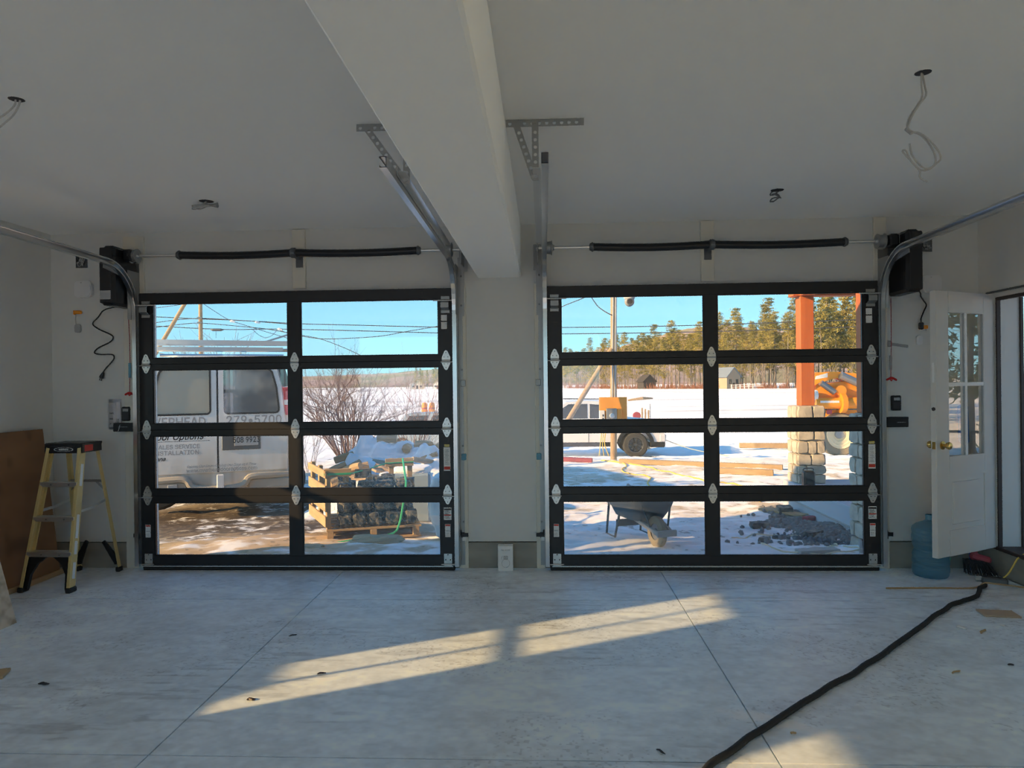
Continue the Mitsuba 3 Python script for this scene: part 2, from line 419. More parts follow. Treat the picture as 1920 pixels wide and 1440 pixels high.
part('wall_right', 'weather_strip', cat([bx(XR - 0.016, XR + 0.012, DY1 - 0.045, DY1 - 0.028, DZ0, DZ1 - 0.03), bx(XR + 0.165, XR + 0.185, DY1 - 0.05, DY1 - 0.028, DZ0, DZ1 - 0.03), bx(XR - 0.016, XR + 0.012, DY0, DY1 - 0.03, DZ1 - 0.055, DZ1 - 0.03)]), 'mat_dark_brown')
part('wall_right', 'threshold', cat([bx(XR - 0.02, XR + 0.32, DY0, DY1, 0.205, 0.235, 0.006), bx(XR - 0.005, XR + 0.02, DY0 - .3, DY1 + 0.14, 0.205, 0.225)]), 'mat_dark_brown')
part('wall_right', 'head_flashing', bx(XR - 0.012, XR + 0.004, DY0, DY1 + 0.10, DZ1 + 0.012, DZ1 + 0.026), 'mat_steel_dark')

# back of the garage (behind the camera): a wide open bay added to brighten the room
BW = (-4.0, 1.2, 2.6)
struct('wall_back', cat([bx(XL - 0.2, BW[0], YB - 0.18, YB, 0, CEIL), bx(BW[1], XR + 0.2, YB - 0.18, YB, 0, CEIL), bx(BW[0], BW[1], YB - 0.18, YB, BW[2], CEIL)]), 'mat_wall', 'back wall of the garage around a wide open bay added for light')
# roof over the garage: casts the building's shadow outside
struct('roof', extrude([(0.29, 3.14), (YB / 2, 5.6), (YB - 0.3, 3.14)], XR - XL + 0.5, 'yz', XL - 0.25), 'mat_house_dark', 'gabled roof over the garage')

# ================================================================== GARAGE DOORS
SEC = [0.017, 0.643, 1.211, 1.779, 2.392]
ROW = [(0.127, 0.585), (0.70, 1.16), (1.263, 1.73), (1.828, 2.30)]

def hinge_mesh(end):
    up_ = Polygon([(-0.036, 0.006), (-0.036, 0.028), (-0.014, 0.078), (-0.006, 0.086), (0.006, 0.086), (0.014, 0.078), (0.036, 0.028), (0.036, 0.006)])
    lo_ = Polygon([(x, -y * 0.92) for x, y in up_.exterior.coords])
    for pts in ([(0, 0.066), (-0.016, 0.03), (0.016, 0.03)],):
        for a, b in pts:
            up_ = up_.difference(Point(a, b).buffer(0.004)); lo_ = lo_.difference(Point(a, -b * 0.92).buffer(0.004))
    m = [extrude(up_, 0.004, 'xz', -0.006), extrude(lo_, 0.004, 'xz', -0.006), cyl((-0.036, -0.009, 0), (0.036, -0.009, 0), 0.007, 10)]
    return cat(m)

def bolts(pts, r=0.006, y=-0.010):
    return cat([cyl((a, y, b), (a, y + 0.008, b), r, 6) for a, b in pts])

def text_on(s, h, x, y, z, bold=False, shear=0.0, center=True, depth=0.0006, squeeze=1.0):
    """flat lettering facing -y, in the xz plane"""
    m = meshkit.text_mesh(s, h, depth, bold)
    v = m.vertices.copy(); v[:, 0] = (v[:, 0] + shear * v[:, 1]) * squeeze
    if center: v[:, 0] -= (v[:, 0].min() + v[:, 0].max()) / 2
    return trimesh.Trimesh(np.stack([x + v[:, 0], y - v[:, 2], z + v[:, 1]], 1), m.faces, process=False)

def garage_door(n, x0, desc):
    x1, W = x0 + 2.72, 2.72
    cols = [(x0 + 0.115, x0 + 1.302), (x0 + 1.412, x0 + 2.598)]
    d = thing(f'door_{n}', desc, 'garage door', kind='structure')
    for i in range(4):
        z0, z1 = SEC[i] + (0.026 if i == 0 else 0.0), SEC[i + 1] - 0.0004
        p0, p1 = ROW[i]
        fr = [bx(x0, x1, 0, 0.045, z0, p0, 0.002), bx(x0, x1, 0, 0.045, p1, z1, 0.002)]
        for a, b in [(x0, cols[0][0]), (cols[0][1], cols[1][0]), (cols[1][1], x1)]:
            fr.append(bx(a, b, 0.0006, 0.0444, p0, p1))
        for a, b in cols:     # glazing beads
            for q in [bx(a, a + 0.008, 0.006, 0.018, p0, p1), bx(b - 0.008, b, 0.006, 0.018, p0, p1), bx(a, b, 0.006, 0.018, p0, p0 + 0.008), bx(a, b, 0.006, 0.018, p1 - 0.008, p1)]: fr.append(q)
        s = part(d, 'section', cat(fr), 'mat_black_alu')
        for a, b in cols: part(s, 'pane', bx(a, b, 0.022, 0.023, p0, p1), 'mat_glass')
    part(d, 'bottom_retainer', bx(x0 + 0.02, x1 - 0.02, -0.003, 0.045, 0.032, 0.042), 'mat_alu', label='thin aluminium retainer along the bottom edge')
    part(d, 'bottom_seal', bx(x0 + 0.005, x1 - 0.005, 0.004, 0.04, 0.0, 0.032, 0.006), 'mat_rubber')
    for i in (1, 2, 3):
        for k, xc in enumerate((x0 + 0.060, x0 + W / 2, x1 - 0.060)):
            h = part(d, 'hinge', moved(hinge_mesh(k != 1), mat4((xc, 0, SEC[i]))), 'mat_alu')
            pts = [(xc + a, SEC[i] + b) for a, b in [(0, 0.066), (-0.016, 0.03), (0.016, 0.03), (0, -0.06), (-0.016, -0.028), (0.016, -0.028)]]
            for q in pts: part(h, 'bolt', bolts([q], 0.0045, -0.0095), 'mat_steel_dark')
            if k != 1:
                sgn = -1 if k == 0 else 1
                part(h, 'roller_stem', cyl((xc - sgn * 0.045, -0.012, SEC[i] - 0.012), (xc + sgn * 0.085, -0.012, SEC[i] - 0.012), 0.0055, 8), 'mat_alu')
    for sgn, xc in ((-1, x0 + 0.062), (1, x1 - 0.062)):
        # top roller bracket: a bent plate with a carrier and a long stem
        zt = 2.285
        part(d, 'top_bracket', cat([bx(xc - 0.036, xc + 0.036, -0.005, 0, zt + 0.012, zt + 0.037), bx(xc - 0.036, xc + 0.036, -0.005, 0, zt - 0.105, zt - 0.078),
                                    bx(xc - 0.034, xc + 0.034, -0.052, -0.048, zt - 0.062, zt - 0.02),
                                    bar((xc, -0.003, zt - 0.082), (xc, -0.05, zt - 0.06), 0.066, 0.003), bar((xc, -0.05, zt - 0.02), (xc, -0.03, zt - 0.002), 0.066, 0.003)]), 'mat_galv_dull')
        part(d, 'roller_stem', cyl((xc - sgn * 0.10, -0.03, zt), (xc + sgn * 0.085, -0.03, zt), 0.006, 8), 'mat_alu')
        # bottom fixture: plate with three holes
        pl = Polygon([(-0.034, 0.035), (0.034, 0.035), (0.034, 0.145), (-0.034, 0.145)])
        for a, b in [(0, 0.136), (-0.02, 0.093), (0.02, 0.093)]: pl = pl.difference(Point(a, b).buffer(0.006))
        part(d, 'bottom_fixture', cat([moved(extrude(pl, 0.004, 'xz', -0.0045), mat4((xc, 0, 0))), bx(xc - 0.034, xc + 0.034, -0.03, 0, 0.040, 0.044), cyl((xc - sgn * 0.055, -0.02, 0.058), (xc + sgn * 0.08, -0.02, 0.058), 0.0055, 8)]), 'mat_alu')
    # stickers on the stiles
    xr, xl = x1 - 0.062, x0 + 0.058
    def sticker(x, z0, z1, w, m='mat_paper', label=None):
        return part(d, 'sticker', bx(x - w / 2, x + w / 2, -0.0012, 0.0004, z0, z1), m, label=label)
    sticker(xr - 0.012, 2.115, 2.165, 0.05, label='small square white sticker'); sticker(xr - 0.012, 2.045, 2.105, 0.05, label='small square white sticker')
    s = sticker(xr, 0.845, 1.045, 0.056, label='tall white warning sticker with a yellow head'); part(s, 'print', bx(xr - 0.026, xr + 0.026, -0.0018, -0.0011, 0.856, 0.882), 'mat_ink_red'); part(s, 'head', bx(xr - 0.022, xr + 0.022, -0.0018, -0.0011, 1.05, 1.07), 'mat_sticker_yellow')
    part(s, 'lettering', cat([text_on('WARNING', 0.008, xr, -0.0019, 1.055, True)] + [bx(xr - 0.02, xr + 0.02 - 0.006 * (q % 3), -0.0017, -0.0011, 0.90 + 0.012 * q, 0.904 + 0.012 * q) for q in range(11)]), 'mat_ink_grey')
    s = sticker(xr, 0.43, 0.535, 0.066, label='white instruction sticker with a black head'); part(s, 'print', cat([bx(xr - 0.03, xr + 0.03, -0.0018, -0.0011, 0.513, 0.527)] + [bx(xr - 0.026, xr + 0.02 - 0.008 * (q % 2), -0.0018, -0.0011, 0.442 + 0.012 * q, 0.446 + 0.012 * q) for q in range(6)]), 'mat_ink'); part(s, 'band', bx(xr - 0.03, xr + 0.03, -0.0019, -0.0012, 0.468, 0.476), 'mat_ink_red')
    for xx in (xr, xl):
        s = sticker(xx, 0.285, 0.395, 0.045, label='small white tag sticker with a red head'); part(s, 'print', bx(xx - 0.02, xx + 0.02, -0.0018, -0.0011, 0.378, 0.392), 'mat_ink_red'); part(s, 'lettering', cat([bx(xx - 0.018, xx + 0.018, -0.0018, -0.0011, 0.335, 0.341)] + [bx(xx - 0.018, xx + 0.012, -0.0018, -0.0011, 0.296 + 0.011 * q, 0.299 + 0.011 * q) for q in range(3)]), 'mat_ink_grey')
    return d

garage_door(1, -3.48, 'left black framed glass garage door, the van behind it')
garage_door(2, 0.037, 'right black framed glass garage door, the timber post behind it')

# ================================================================== TRACKS, SHAFTS, OPENERS
def sweep(prof, pts, nrm):
    """profile (u along x, v along the path's normal in the yz plane)"""
    pr = np.asarray(prof, float); n = len(pr); v, f = [], []
    for i, (p, nv) in enumerate(zip(pts, nrm)):
        v.append(np.asarray(p) + pr[:, :1] * np.array([1.0, 0, 0]) + pr[:, 1:] * nv)
        if i:
            o = (i - 1) * n
            for k in range(n):
                k2 = (k + 1) % n
                f += [[o + k, o + k2, o + n + k2], [o + k, o + n + k2, o + n + k]]
    return trimesh.Trimesh(np.vstack(v), f, process=False)

def angle_bar(L, w=0.034, hole=0.009, step=0.038):
    """perforated steel strip of length L along local x, in the xz plane"""
    pl = sbox(0, -w / 2, L, w / 2)
    for k in range(int(L / step)): pl = pl.difference(Point(0.02 + k * step, 0).buffer(hole, 6))
    return pl

def track(x, s, label):
    """s: +1 when the channel opens towards +x"""
    t = thing('door_track', label, 'door track', 'galvanised tracks of the garage doors')
    R, zt, yv = 0.40, 2.60, -0.022
    pts, nrm = [], []
    for z in np.linspace(0.045, zt - R, 6): pts.append((x, yv, z)); nrm.append(np.array([0, 1.0, 0]))
    for a in np.linspace(0, math.pi / 2, 14)[1:]:
        pts.append((x, yv - R + R * math.cos(a), zt - R + R * math.sin(a))); nrm.append(np.array([0, math.cos(a), math.sin(a)]))
    pr = [(0.0, -0.026), (0.0, 0.026), (s * 0.034, 0.026), (s * 0.034, 0.016), (s * 0.031, 0.016), (s * 0.031, 0.023), (s * 0.003, 0.023), (s * 0.003, -0.023), (s * 0.031, -0.023), (s * 0.031, -0.016), (s * 0.034, -0.016), (s * 0.034, -0.026)]
    part(t, 'vertical_rail', sweep(pr, pts[:6], nrm[:6]), 'mat_galv')
    part(t, 'curved_rail', sweep(pr, pts[5:], nrm[5:]), 'mat_galv')
    hp = [(x, yv - R, zt), (x, -2.62, zt + 0.03)]
    part(t, 'horizontal_rail', sweep(pr, hp, [np.array([0, 0, 1.0])] * 2), 'mat_galv')
    # stiffening angle along the horizontal rail
    a0, a1 = (x - s * 0.004, yv - R - 0.25, zt + 0.024), (x - s * 0.004, -2.40, zt + 0.052)
    part(t, 'stiffener', cat([bar(a0, a1, 0.003, 0.04), bar((x - s * 0.024, a0[1], a0[2] - 0.0), (x - s * 0.024, a1[1], a1[2] - 0.0), 0.042, 0.003)]), 'mat_galv')
    # jamb brackets and the angle behind the vertical rail
    part(t, 'jamb_angle', cat([bx(x - s * 0.002, x - s * 0.005, 0.004, YW - 0.002, 0.03, 2.30), bx(x - s * 0.002, x - s * 0.04, YW - 0.027, YW - 0.023, 0.03, 2.30)]), 'mat_galv_dull')
    part(t, 'flag_bracket', cat([bx(x - s * 0.002, x - s * 0.005, -0.10, YW - 0.022, 2.16, 2.58), bx(x - s * 0.002, x - s * 0.055, YW - 0.028, YW - 0.023, 2.16, 2.66), bar((x - s * 0.004, -0.42, 2.57), (x - s * 0.004, 0.06, 2.50), 0.004, 0.05)]), 'mat_galv_dull')
    parts(t, 'bolt', [cyl((x - s * 0.03, YW - 0.034, z), (x - s * 0.03, YW - 0.026, z), 0.009, 6) for z in (0.4, 1.05, 1.7, 2.25, 2.5)], 'mat_steel_dark')
    return t

tl = [track(-3.515, 1, 'left-hand galvanised track of the left garage door, beside the ladder wall'), track(-0.725, -1, 'right-hand track of the left garage door, hanging just left of the beam'),
      track(0.002, 1, 'left-hand track of the right garage door, hanging just right of the beam'), track(2.792, -1, 'right-hand track of the right garage door, running out past the white door')]
def hanger(t, x, s, x0, x1):
    y = -2.285
    h = part(t, 'hanger', cat([moved(extrude(angle_bar(x1 - x0), 0.003, 'xz', y), mat4((x0, 0, CEIL - 0.021))), bx(x0, x1, y, y + 0.034, CEIL - 0.004, CEIL - 0.001)]), 'mat_galv_dull', label='perforated steel angle screwed to the ceiling')
    xs = x - s * 0.03
    L = CEIL - 0.01 - (2.60 + 0.02)
    m = extrude(angle_bar(L), 0.003, 'xz', y - 0.004)
    part(h, 'strut', moved(m, mat4((xs, 0, 2.62), ry=-math.pi / 2)), 'mat_galv_dull')
    p, q = np.array([xs - 0.005, 2.63]), np.array([x0 + 0.05 if x0 + 0.05 < xs - .05 else x1 - 0.05, CEIL - 0.02])
    L2 = np.linalg.norm(q - p)
    part(h, 'strut', moved(extrude(angle_bar(L2), 0.003, 'xz', y - 0.008), mat4((p[0], 0, p[1]), ry=-math.atan2(q[1] - p[1], q[0] - p[0]))), 'mat_galv_dull')
hanger(tl[0], -3.515, 1, -3.75, -3.35)
hanger(tl[1], -0.725, -1, -0.955, -0.56)
hanger(tl[2], 0.002, 1, -0.178, 0.222)
hanger(tl[3], 2.792, -1, 2.60, 3.0)

def drum(x, s):
    return lathe([(0.0, 0), (0.05, 0), (0.062, s * 0.006), (0.05, s * 0.012), (0.052, s * 0.05), (0.06, s * 0.056), (0.06, s * 0.062), (0.03, s * 0.064), (0.02, s * 0.08), (0.0, s * 0.08)], 20, (x, SY, SZ), 'x')
SY, SZ = -0.075, 2.70
def torsion(xa, xb, drums, sp, xc, label):
    t = thing('torsion_shaft', label, 'torsion shaft')
    part(t, 'shaft', cyl((xa, SY, SZ), (xb, SY, SZ), 0.0127, 14), 'mat_alu')
    for x, s in drums: part(t, 'cable_drum', drum(x, s), 'mat_galv_dull', smooth=40)
    for (a, b) in sp:
        n = 110
        zz = np.linspace(a, b, n); rr = 0.031 + 0.0016 * (np.arange(n) % 2)
        sag = 0.012 * np.sin(np.linspace(0, math.pi, n))
        part(t, 'spring', tube(np.stack([zz, np.full(n, SY), SZ - sag], 1), rr, 14), 'mat_black_plastic', smooth=30, label='black coated torsion spring')
        for e, s in ((a, 1), (b, -1)):
            part(t, 'winding_cone', lathe([(0.014, -s * 0.03), (0.03, -s * 0.026), (0.034, -s * 0.012), (0.040, -s * 0.01), (0.040, 0), (0.033, s * 0.004), (0.014, s * 0.01)], 14, (e, SY, SZ), 'x'), 'mat_steel_dark', smooth=30)
    part(t, 'centre_bracket', cat([bx(xc - 0.012, xc + 0.012, SY + 0.01, YW - 0.028, SZ - 0.035, SZ + 0.04, 0.003), lathe([(0.014, -0.014), (0.044, -0.014), (0.044, 0.014), (0.014, 0.014)], 16, (xc, SY, SZ), 'x'), bx(xc - 0.03, xc + 0.03, YW - 0.038, YW - 0.029, SZ - 0.10, SZ + 0.06)]), 'mat_steel_dark')
    for e in (xa + 0.012, xb - 0.012):
        part(t, 'bearing_plate', cat([bx(e - 0.003, e + 0.003, SY - 0.05, YW - 0.024, SZ - 0.12, SZ + 0.055), bx(e - 0.035, e + 0.035, YW - 0.029, YW - 0.024, SZ - 0.16, SZ + 0.06), lathe([(0.014, -0.012), (0.028, -0.012), (0.028, 0.012), (0.014, 0.012)], 12, (e, SY, SZ), 'x')]), 'mat_galv_dull')
torsion(-3.60, -0.66, [(-3.50, 1), (-0.745, -1)], [(-3.07, -2.112), (-2.072, -1.04)], -2.092, 'steel shaft with two black springs above the left garage door')
torsion(-0.05, 2.885, [(0.022, 1), (2.78, -1)], [(0.422, 1.373), (1.413, 2.456)], 1.393, 'steel shaft with two black springs above the right garage door')

def opener(x0, x1, s, label, lens):
    """jackshaft opener on the wall; s=+1: shaft leaves towards +x"""
    o = thing('door_opener', label, 'garage door opener')
    y0, y1 = -0.255, 0.075
    yc = (y0 + y1) / 2
    # body: rounded box whose upper part steps back
    part(o, 'body', cat([rbox(((x0 + x1) / 2, yc, 2.475), (x1 - x0, y1 - y0, 0.42), 0.022), rbox(((x0 + x1) / 2 - s * 0.006, yc + 0.01, 2.70), (x1 - x0 - 0.012, y1 - y0 - 0.02, 0.13), 0.026)]), 'mat_black_plastic', smooth=25)
    part(o, 'front_cover', rbox(((x0 + x1) / 2 - s * 0.004, y0 - 0.006, 2.51), (x1 - x0 - 0.022, 0.02, 0.46), 0.008), 'mat_black_alu')
    if lens: part(o, 'light_lens', rbox(((x0 + x1) / 2 - s * 0.004, y0 - 0.017, 2.348), (x1 - x0 - 0.034, 0.006, 0.075), 0.002), 'mat_grey_plastic', label='grey light lens')
    part(o, 'gear_housing', cat([rbox((x1 + 0.03 if s > 0 else x0 - 0.03, SY, SZ), (0.07, 0.12, 0.10), 0.012), lathe([(0.016, 0), (0.03, 0), (0.03, 0.04), (0.016, 0.04)], 14, ((x1 if s > 0 else x0 - 0.09), SY, SZ), 'x')]), 'mat_black_plastic')
    parts(o, 'bracket', [bx(x0, x1, y1 - 0.002, YW - 0.001, 2.30, 2.34), bx(x0, x1, y1 - 0.002, YW - 0.001, 2.60, 2.64)], 'mat_galv_dull')
    return o
op1 = opener(-3.66, -3.535, 1, 'tall black wall-mounted opener with a grey light lens beside the left garage door', True)
op2 = opener(2.862, 2.985, -1, 'tall black wall-mounted opener above the white entry door side', False)
part(op1, 'power_cord', tube([(-3.615, -0.07, 2.275), (-3.804, 0.03, 2.258), (-3.862, 0.03, 2.194), (-3.947, 0.085, 2.144), (-3.894, 0.085, 2.097), (-3.798, 0.085, 2.053), (-3.765, 0.085, 2.025), (-3.79, 0.085, 1.983), (-3.896, 0.085, 1.933), (-3.935, 0.085, 1.891), (-3.883, 0.085, 1.874), (-3.777, 0.085, 1.871), (-3.758, 0.085, 1.842), (-3.782, 0.085, 1.805), (-3.831, 0.085, 1.754), (-3.865, 0.085, 1.708)], 0.0055, 8, 6), 'mat_black_plastic', label='wavy black power cord')
pc = np.array((-3.867, 0.08, 1.689))
part(op1, 'plug', cat([tube([pc + [0.014, 0, 0.026], pc + [-0.006, 0, -0.02]], [0.010, 0.020], 10), bar(pc + [-0.014, 0, -0.018], pc + [-0.022, 0, -0.042], 0.003, 0.007), bar(pc + [0.0, 0, -0.022], pc + [-0.008, 0, -0.046], 0.003, 0.007)]), 'mat_black_plastic')
part(op2, 'power_cord', tube([(2.985, 0.0, 2.60), (3.015, 0.03, 2.50), (3.012, 0.06, 2.40), (3.135, 0.085, 2.304), (3.144, 0.085, 2.268), (3.169, 0.085, 2.228), (3.19, 0.085, 2.192), (3.168, 0.085, 2.139), (3.146, 0.085, 2.082), (3.146, 0.085, 2.051)], 0.0055, 8, 6), 'mat_black_plastic', label='black power cord')
pc = np.array((3.143, 0.08, 2.019))
part(op2, 'plug', rbox(pc, (0.036, 0.034, 0.06), 0.008), 'mat_black_plastic')
part(op2, 'bundled_lead', tube([(2.985, 0.05, 2.42), (3.03, 0.07, 2.44), (3.05, 0.08, 2.41), (3.01, 0.08, 2.38), (3.04, 0.08, 2.35), (3.06, 0.085, 2.38), (3.02, 0.085, 2.42)], 0.004, 6, 6), 'mat_black_plastic')
for nm, x, z0, zh in (('emergency_release_cord', -3.605, 2.26, 1.53), ('emergency_release_cord', 2.885, 2.25, 1.585)):
    L = x < 0
    c = thing(nm, 'red release cord with a blue tag hanging beside the left garage door' if L else 'red release cord with a red handle hanging beside the right garage door', 'release cord')
    part(c, 'rope', tube([(x, 0.05, z0), (x + 0.005, 0.06, (z0 + zh) / 2), (x - 0.002, 0.06, zh)], 0.0028, 6, 5), 'mat_maroon')
    part(c, 'tag', rbox((x, 0.062, zh + 0.20 if L else zh + 0.13), (0.022, 0.008, 0.13 if L else 0.12), 0.003), 'mat_blue_tag' if L else 'mat_ink_grey', label='blue instruction tag' if L else 'grey instruction tag')
    part(c, 'handle', cat([tube([(x - 0.04, 0.055, zh - 0.012), (x, 0.05, zh + 0.004), (x + 0.042, 0.055, zh - 0.014)], [0.008, 0.011, 0.008], 8, 4), tube([(x - 0.012, 0.055, zh), (x, 0.055, zh - 0.02), (x + 0.012, 0.055, zh)], 0.004, 6, 3)]), 'mat_red', label='red handle')

# ================================================================== THINGS ON THE FRONT WALL
WF = YW                                            # face of the drywall
def wiring_box(x, z, label):
    b = thing('junction_box', label, 'electrical box', 'open junction boxes beside the openers')
    w = 0.052
    part(b, 'box', cat([bx(x - w, x + w, WF - 0.006, WF + 0.05, z - w, z - w + 0.004), bx(x - w, x + w, WF - 0.006, WF + 0.05, z + w - 0.004, z + w), bx(x - w, x - w + 0.004, WF - 0.006, WF + 0.05, z - w, z + w), bx(x + w - 0.004, x + w, WF - 0.006, WF + 0.05, z - w, z + w), bx(x - w, x + w, WF - 0.003, WF + 0.05, z - w, z + w)]), 'mat_steel_dark')
    r = np.random.RandomState(int(abs(x) * 100))
    for k in range(5):
        p = np.array([[x + r.uniform(-.04, .04), WF - 0.004 - r.uniform(0, .02), z + r.uniform(-.04, .045)] for _ in range(5)])
        part(b, 'wire', tube(p, 0.0035, 6, 5), ['mat_galv_dull', 'mat_ink_grey', 'mat_black_plastic', 'mat_cable_grey', 'mat_ink_grey'][k])
wiring_box(-4.048, 2.69, 'open junction box with loose wires left of the left opener')
wiring_box(3.195, 2.69, 'open junction box with loose wires right of the right opener')

def rounded(w, h, r): return sbox(-w / 2 + r, -h / 2 + r, w / 2 - r, h / 2 - r).buffer(r, 8)
def wall_light(x, z, label):
    b = thing('wall_sensor', label, 'wall unit', 'white rounded square wall units')
    part(b, 'case', cat([moved(extrude(rounded(0.155, 0.145, 0.04), 0.032, 'xz', WF - 0.036), mat4((x, 0, z))), moved(extrude(rounded(0.14, 0.13, 0.036), 0.006, 'xz', WF - 0.042), mat4((x, 0, z)))]), 'mat_white_plastic')
    part(b, 'base', bx(x - 0.06, x + 0.06, WF - 0.004, WF, z - 0.05, z + 0.05), 'mat_white_plastic')
    part(b, 'indicator', cyl((x - 0.01, WF - 0.044, z + 0.055), (x - 0.01, WF - 0.041, z + 0.055), 0.004, 8), 'mat_ink_grey')
wall_light(-4.02, 2.447, 'white rounded square unit on the wall left of the left opener')
wall_light(3.228, 2.365, 'white rounded square unit on the wall just above the white door')

for (x, z, lb) in ((-4.085, 2.247, 'orange wire connector stub on the wall left of the left opener'), (3.165, 2.01, 'orange wire connector on the wall beside the white door')):
    c = thing('wire_connector', lb, 'wire connector')
    part(c, 'connector', cat([rbox((x + 0.005, WF - 0.012, z), (0.062, 0.024, 0.03), 0.006), rbox((x - 0.028, WF - 0.012, z - 0.002), (0.012, 0.026, 0.038), 0.004)]), 'mat_orange')
    part(c, 'lead', tube([(x - 0.02, WF - 0.006, z - 0.012), (x - 0.025, WF - 0.006, z - 0.07), (x - 0.015, WF - 0.006, z - 0.12)] if x < 0 else [(x + 0.02, WF - 0.004, z), (x + 0.03, WF - 0.003, z - 0.03)], 0.003, 6, 5), 'mat_cable_grey')
for (x, z, lb) in ((-4.085, 2.105, 'small grey cable clip hanging below the orange connector left of the opener'), (3.131, 1.90, 'small pale switch cover on the wall left of the white door')):
    obj('cable_cover', cat([moved(extrude(rounded(0.05, 0.075, 0.018), 0.02, 'xz', WF - 0.021), mat4((x, 0, z))), cyl((x, WF - 0.026, z + 0.012), (x, WF - 0.02, z + 0.012), 0.006, 8)]), 'mat_grey_plastic' if x < 0 else 'mat_white_plastic', lb, 'cover')

# clear document sleeve hanging from the left release cord
sl = thing('document_sleeve', 'clear plastic sleeve with a printed manual hanging under the red handle', 'plastic sleeve')
x, z = -3.755, 1.345
part(sl, 'sleeve', cat([bx(x - 0.062, x + 0.055, WF - 0.020, WF - 0.0195, z - 0.13, z + 0.135), bx(x - 0.062, x + 0.055, WF - 0.004, WF - 0.0035, z - 0.13, z + 0.135), tube([(x - 0.0, WF - 0.01, z + 0.135), (x + 0.06, WF - 0.015, z + 0.17), (-3.605, 0.055, 1.515)], 0.0015, 5, 4)]), 'mat_bag')
mn = part(sl, 'manual', cat([bx(x - 0.055, x + 0.005, WF - 0.014, WF - 0.010, z - 0.11, z + 0.105), bx(x + 0.008, x + 0.045, WF - 0.012, WF - 0.008, z - 0.125, z + 0.11)]), 'mat_paper', label='white printed manual')
part(mn, 'print', cat([bx(x - 0.05, x - 0.01, WF - 0.0145, WF - 0.0138, z + 0.005, z + 0.018), bx(x - 0.05, x - 0.02, WF - 0.0145, WF - 0.0138, z - 0.045, z - 0.03), bx(x - 0.048, x - 0.035, WF - 0.0145, WF - 0.0138, z - 0.085, z - 0.075)]), 'mat_ink_grey')

# black control stations and their wall brackets
def console(x, z, label):
    c = thing('control_station', label, 'control console')
    part(c, 'body', rbox((x, WF - 0.016, z), (0.078, 0.032, 0.125), 0.008), 'mat_black_plastic')
    part(c, 'display', bx(x - 0.024, x + 0.024, WF - 0.034, WF - 0.0315, z + 0.022, z + 0.045), 'mat_grey_plastic')
    part(c, 'button', cat([bx(x - 0.028, x + 0.028, WF - 0.0335, WF - 0.0315, z - 0.045, z + 0.008), bx(x - 0.012, x + 0.012, WF - 0.035, WF - 0.033, z - 0.008, z - 0.004)]), 'mat_ink')
console(-3.652, 1.35, 'black control station standing on the black bracket left of the left garage door')
console(2.934, 1.38, 'black control station with a display on the wall right of the right garage door')
b = thing('wall_bracket', 'black tray bracket under the control station beside the ladder', 'bracket')
part(b, 'tray', cat([rbox((-3.648, WF - 0.03, 1.235), (0.20, 0.06, 0.075), 0.004), bx(-3.748, -3.72, WF - 0.012, WF, 1.20, 1.31), bx(-3.575, -3.548, WF - 0.012, WF, 1.20, 1.33)]), 'mat_black_plastic')
part(b, 'label_print', bx(-3.70, -3.62, WF - 0.0612, WF - 0.060, 1.236, 1.24), 'mat_ink_grey')
part(b, 'lead', tube([(-3.70, WF - 0.062, 1.20), (-3.685, WF - 0.064, 1.25), (-3.695, WF - 0.03, 1.29), (-3.715, WF - 0.006, 1.42)], 0.002, 5, 6), 'mat_white_plastic')
b = thing('wall_bracket', 'flat black lock box on the wall just right of the right garage door', 'bracket')
part(b, 'tray', rbox((2.938, WF - 0.02, 1.222), (0.175, 0.04, 0.085), 0.004), 'mat_black_plastic')
part(b, 'label_print', bx(2.93, 3.0, WF - 0.0412, WF - 0.040, 1.218, 1.222), 'mat_ink_grey')
obj('door_stop', cat([bar((2.89, WF - 0.01, 1.875), (3.04, WF - 0.01, 1.85), 0.016, 0.02, 0.003), rbox((2.885, WF - 0.012, 1.875), (0.035, 0.024, 0.05), 0.005)]), 'mat_ink_grey', 'grey lever clip on the wall behind the red cord of the right opener', 'clip')

for x, s, lb in ((-3.545, -1, 'black photo eye low beside the ladder, left of the left garage door'), (-0.70, 1, 'black photo eye low at the right side of the left garage door'), (-0.03, -1, 'black photo eye low at the left side of the right garage door'), (2.845, 1, 'black photo eye low between the right garage door and the water jug')):
    e = thing('photo_eye', lb, 'photo eye')
    z = 0.285
    part(e, 'bracket', cat([bx(x - 0.045, x + 0.045, WF - 0.04, WF - 0.035, z - 0.012, z + 0.02), bx(x - 0.012, x + 0.012, WF - 0.036, WF, z - 0.02, z + 0.025), bx(x - s * 0.05, x - s * 0.038, WF - 0.13, WF - 0.03, z - 0.015, z + 0.03)]), 'mat_black_plastic')
    part(e, 'sensor', rbox((x - s * 0.03, WF - 0.055, z + 0.03), (0.036, 0.045, 0.04), 0.006), 'mat_black_plastic')
    part(e, 'tag', bx(x - 0.005, x + 0.025, WF - 0.042, WF - 0.0405, z - 0.045, z - 0.013), 'mat_paper')
for x, z, lb in ((-0.686, 1.585, 'small grey clip on the jamb right of the left garage door, upper'), (-0.686, 0.955, 'small blue grey clip on the jamb right of the left garage door, lower'), (-0.045, 1.585, 'small grey clip on the jamb left of the right garage door, upper'), (-0.045, 0.955, 'small blue grey clip on the jamb left of the right garage door, lower')):
    obj('jamb_clip', cat([rbox((x, WF - 0.030, z), (0.042, 0.014, 0.055), 0.003), cyl((x, WF - 0.04, z), (x, WF - 0.036, z), 0.006, 8)]), 'mat_galv_dull' if z > 1.2 else 'mat_blue_tag', lb, 'clip')

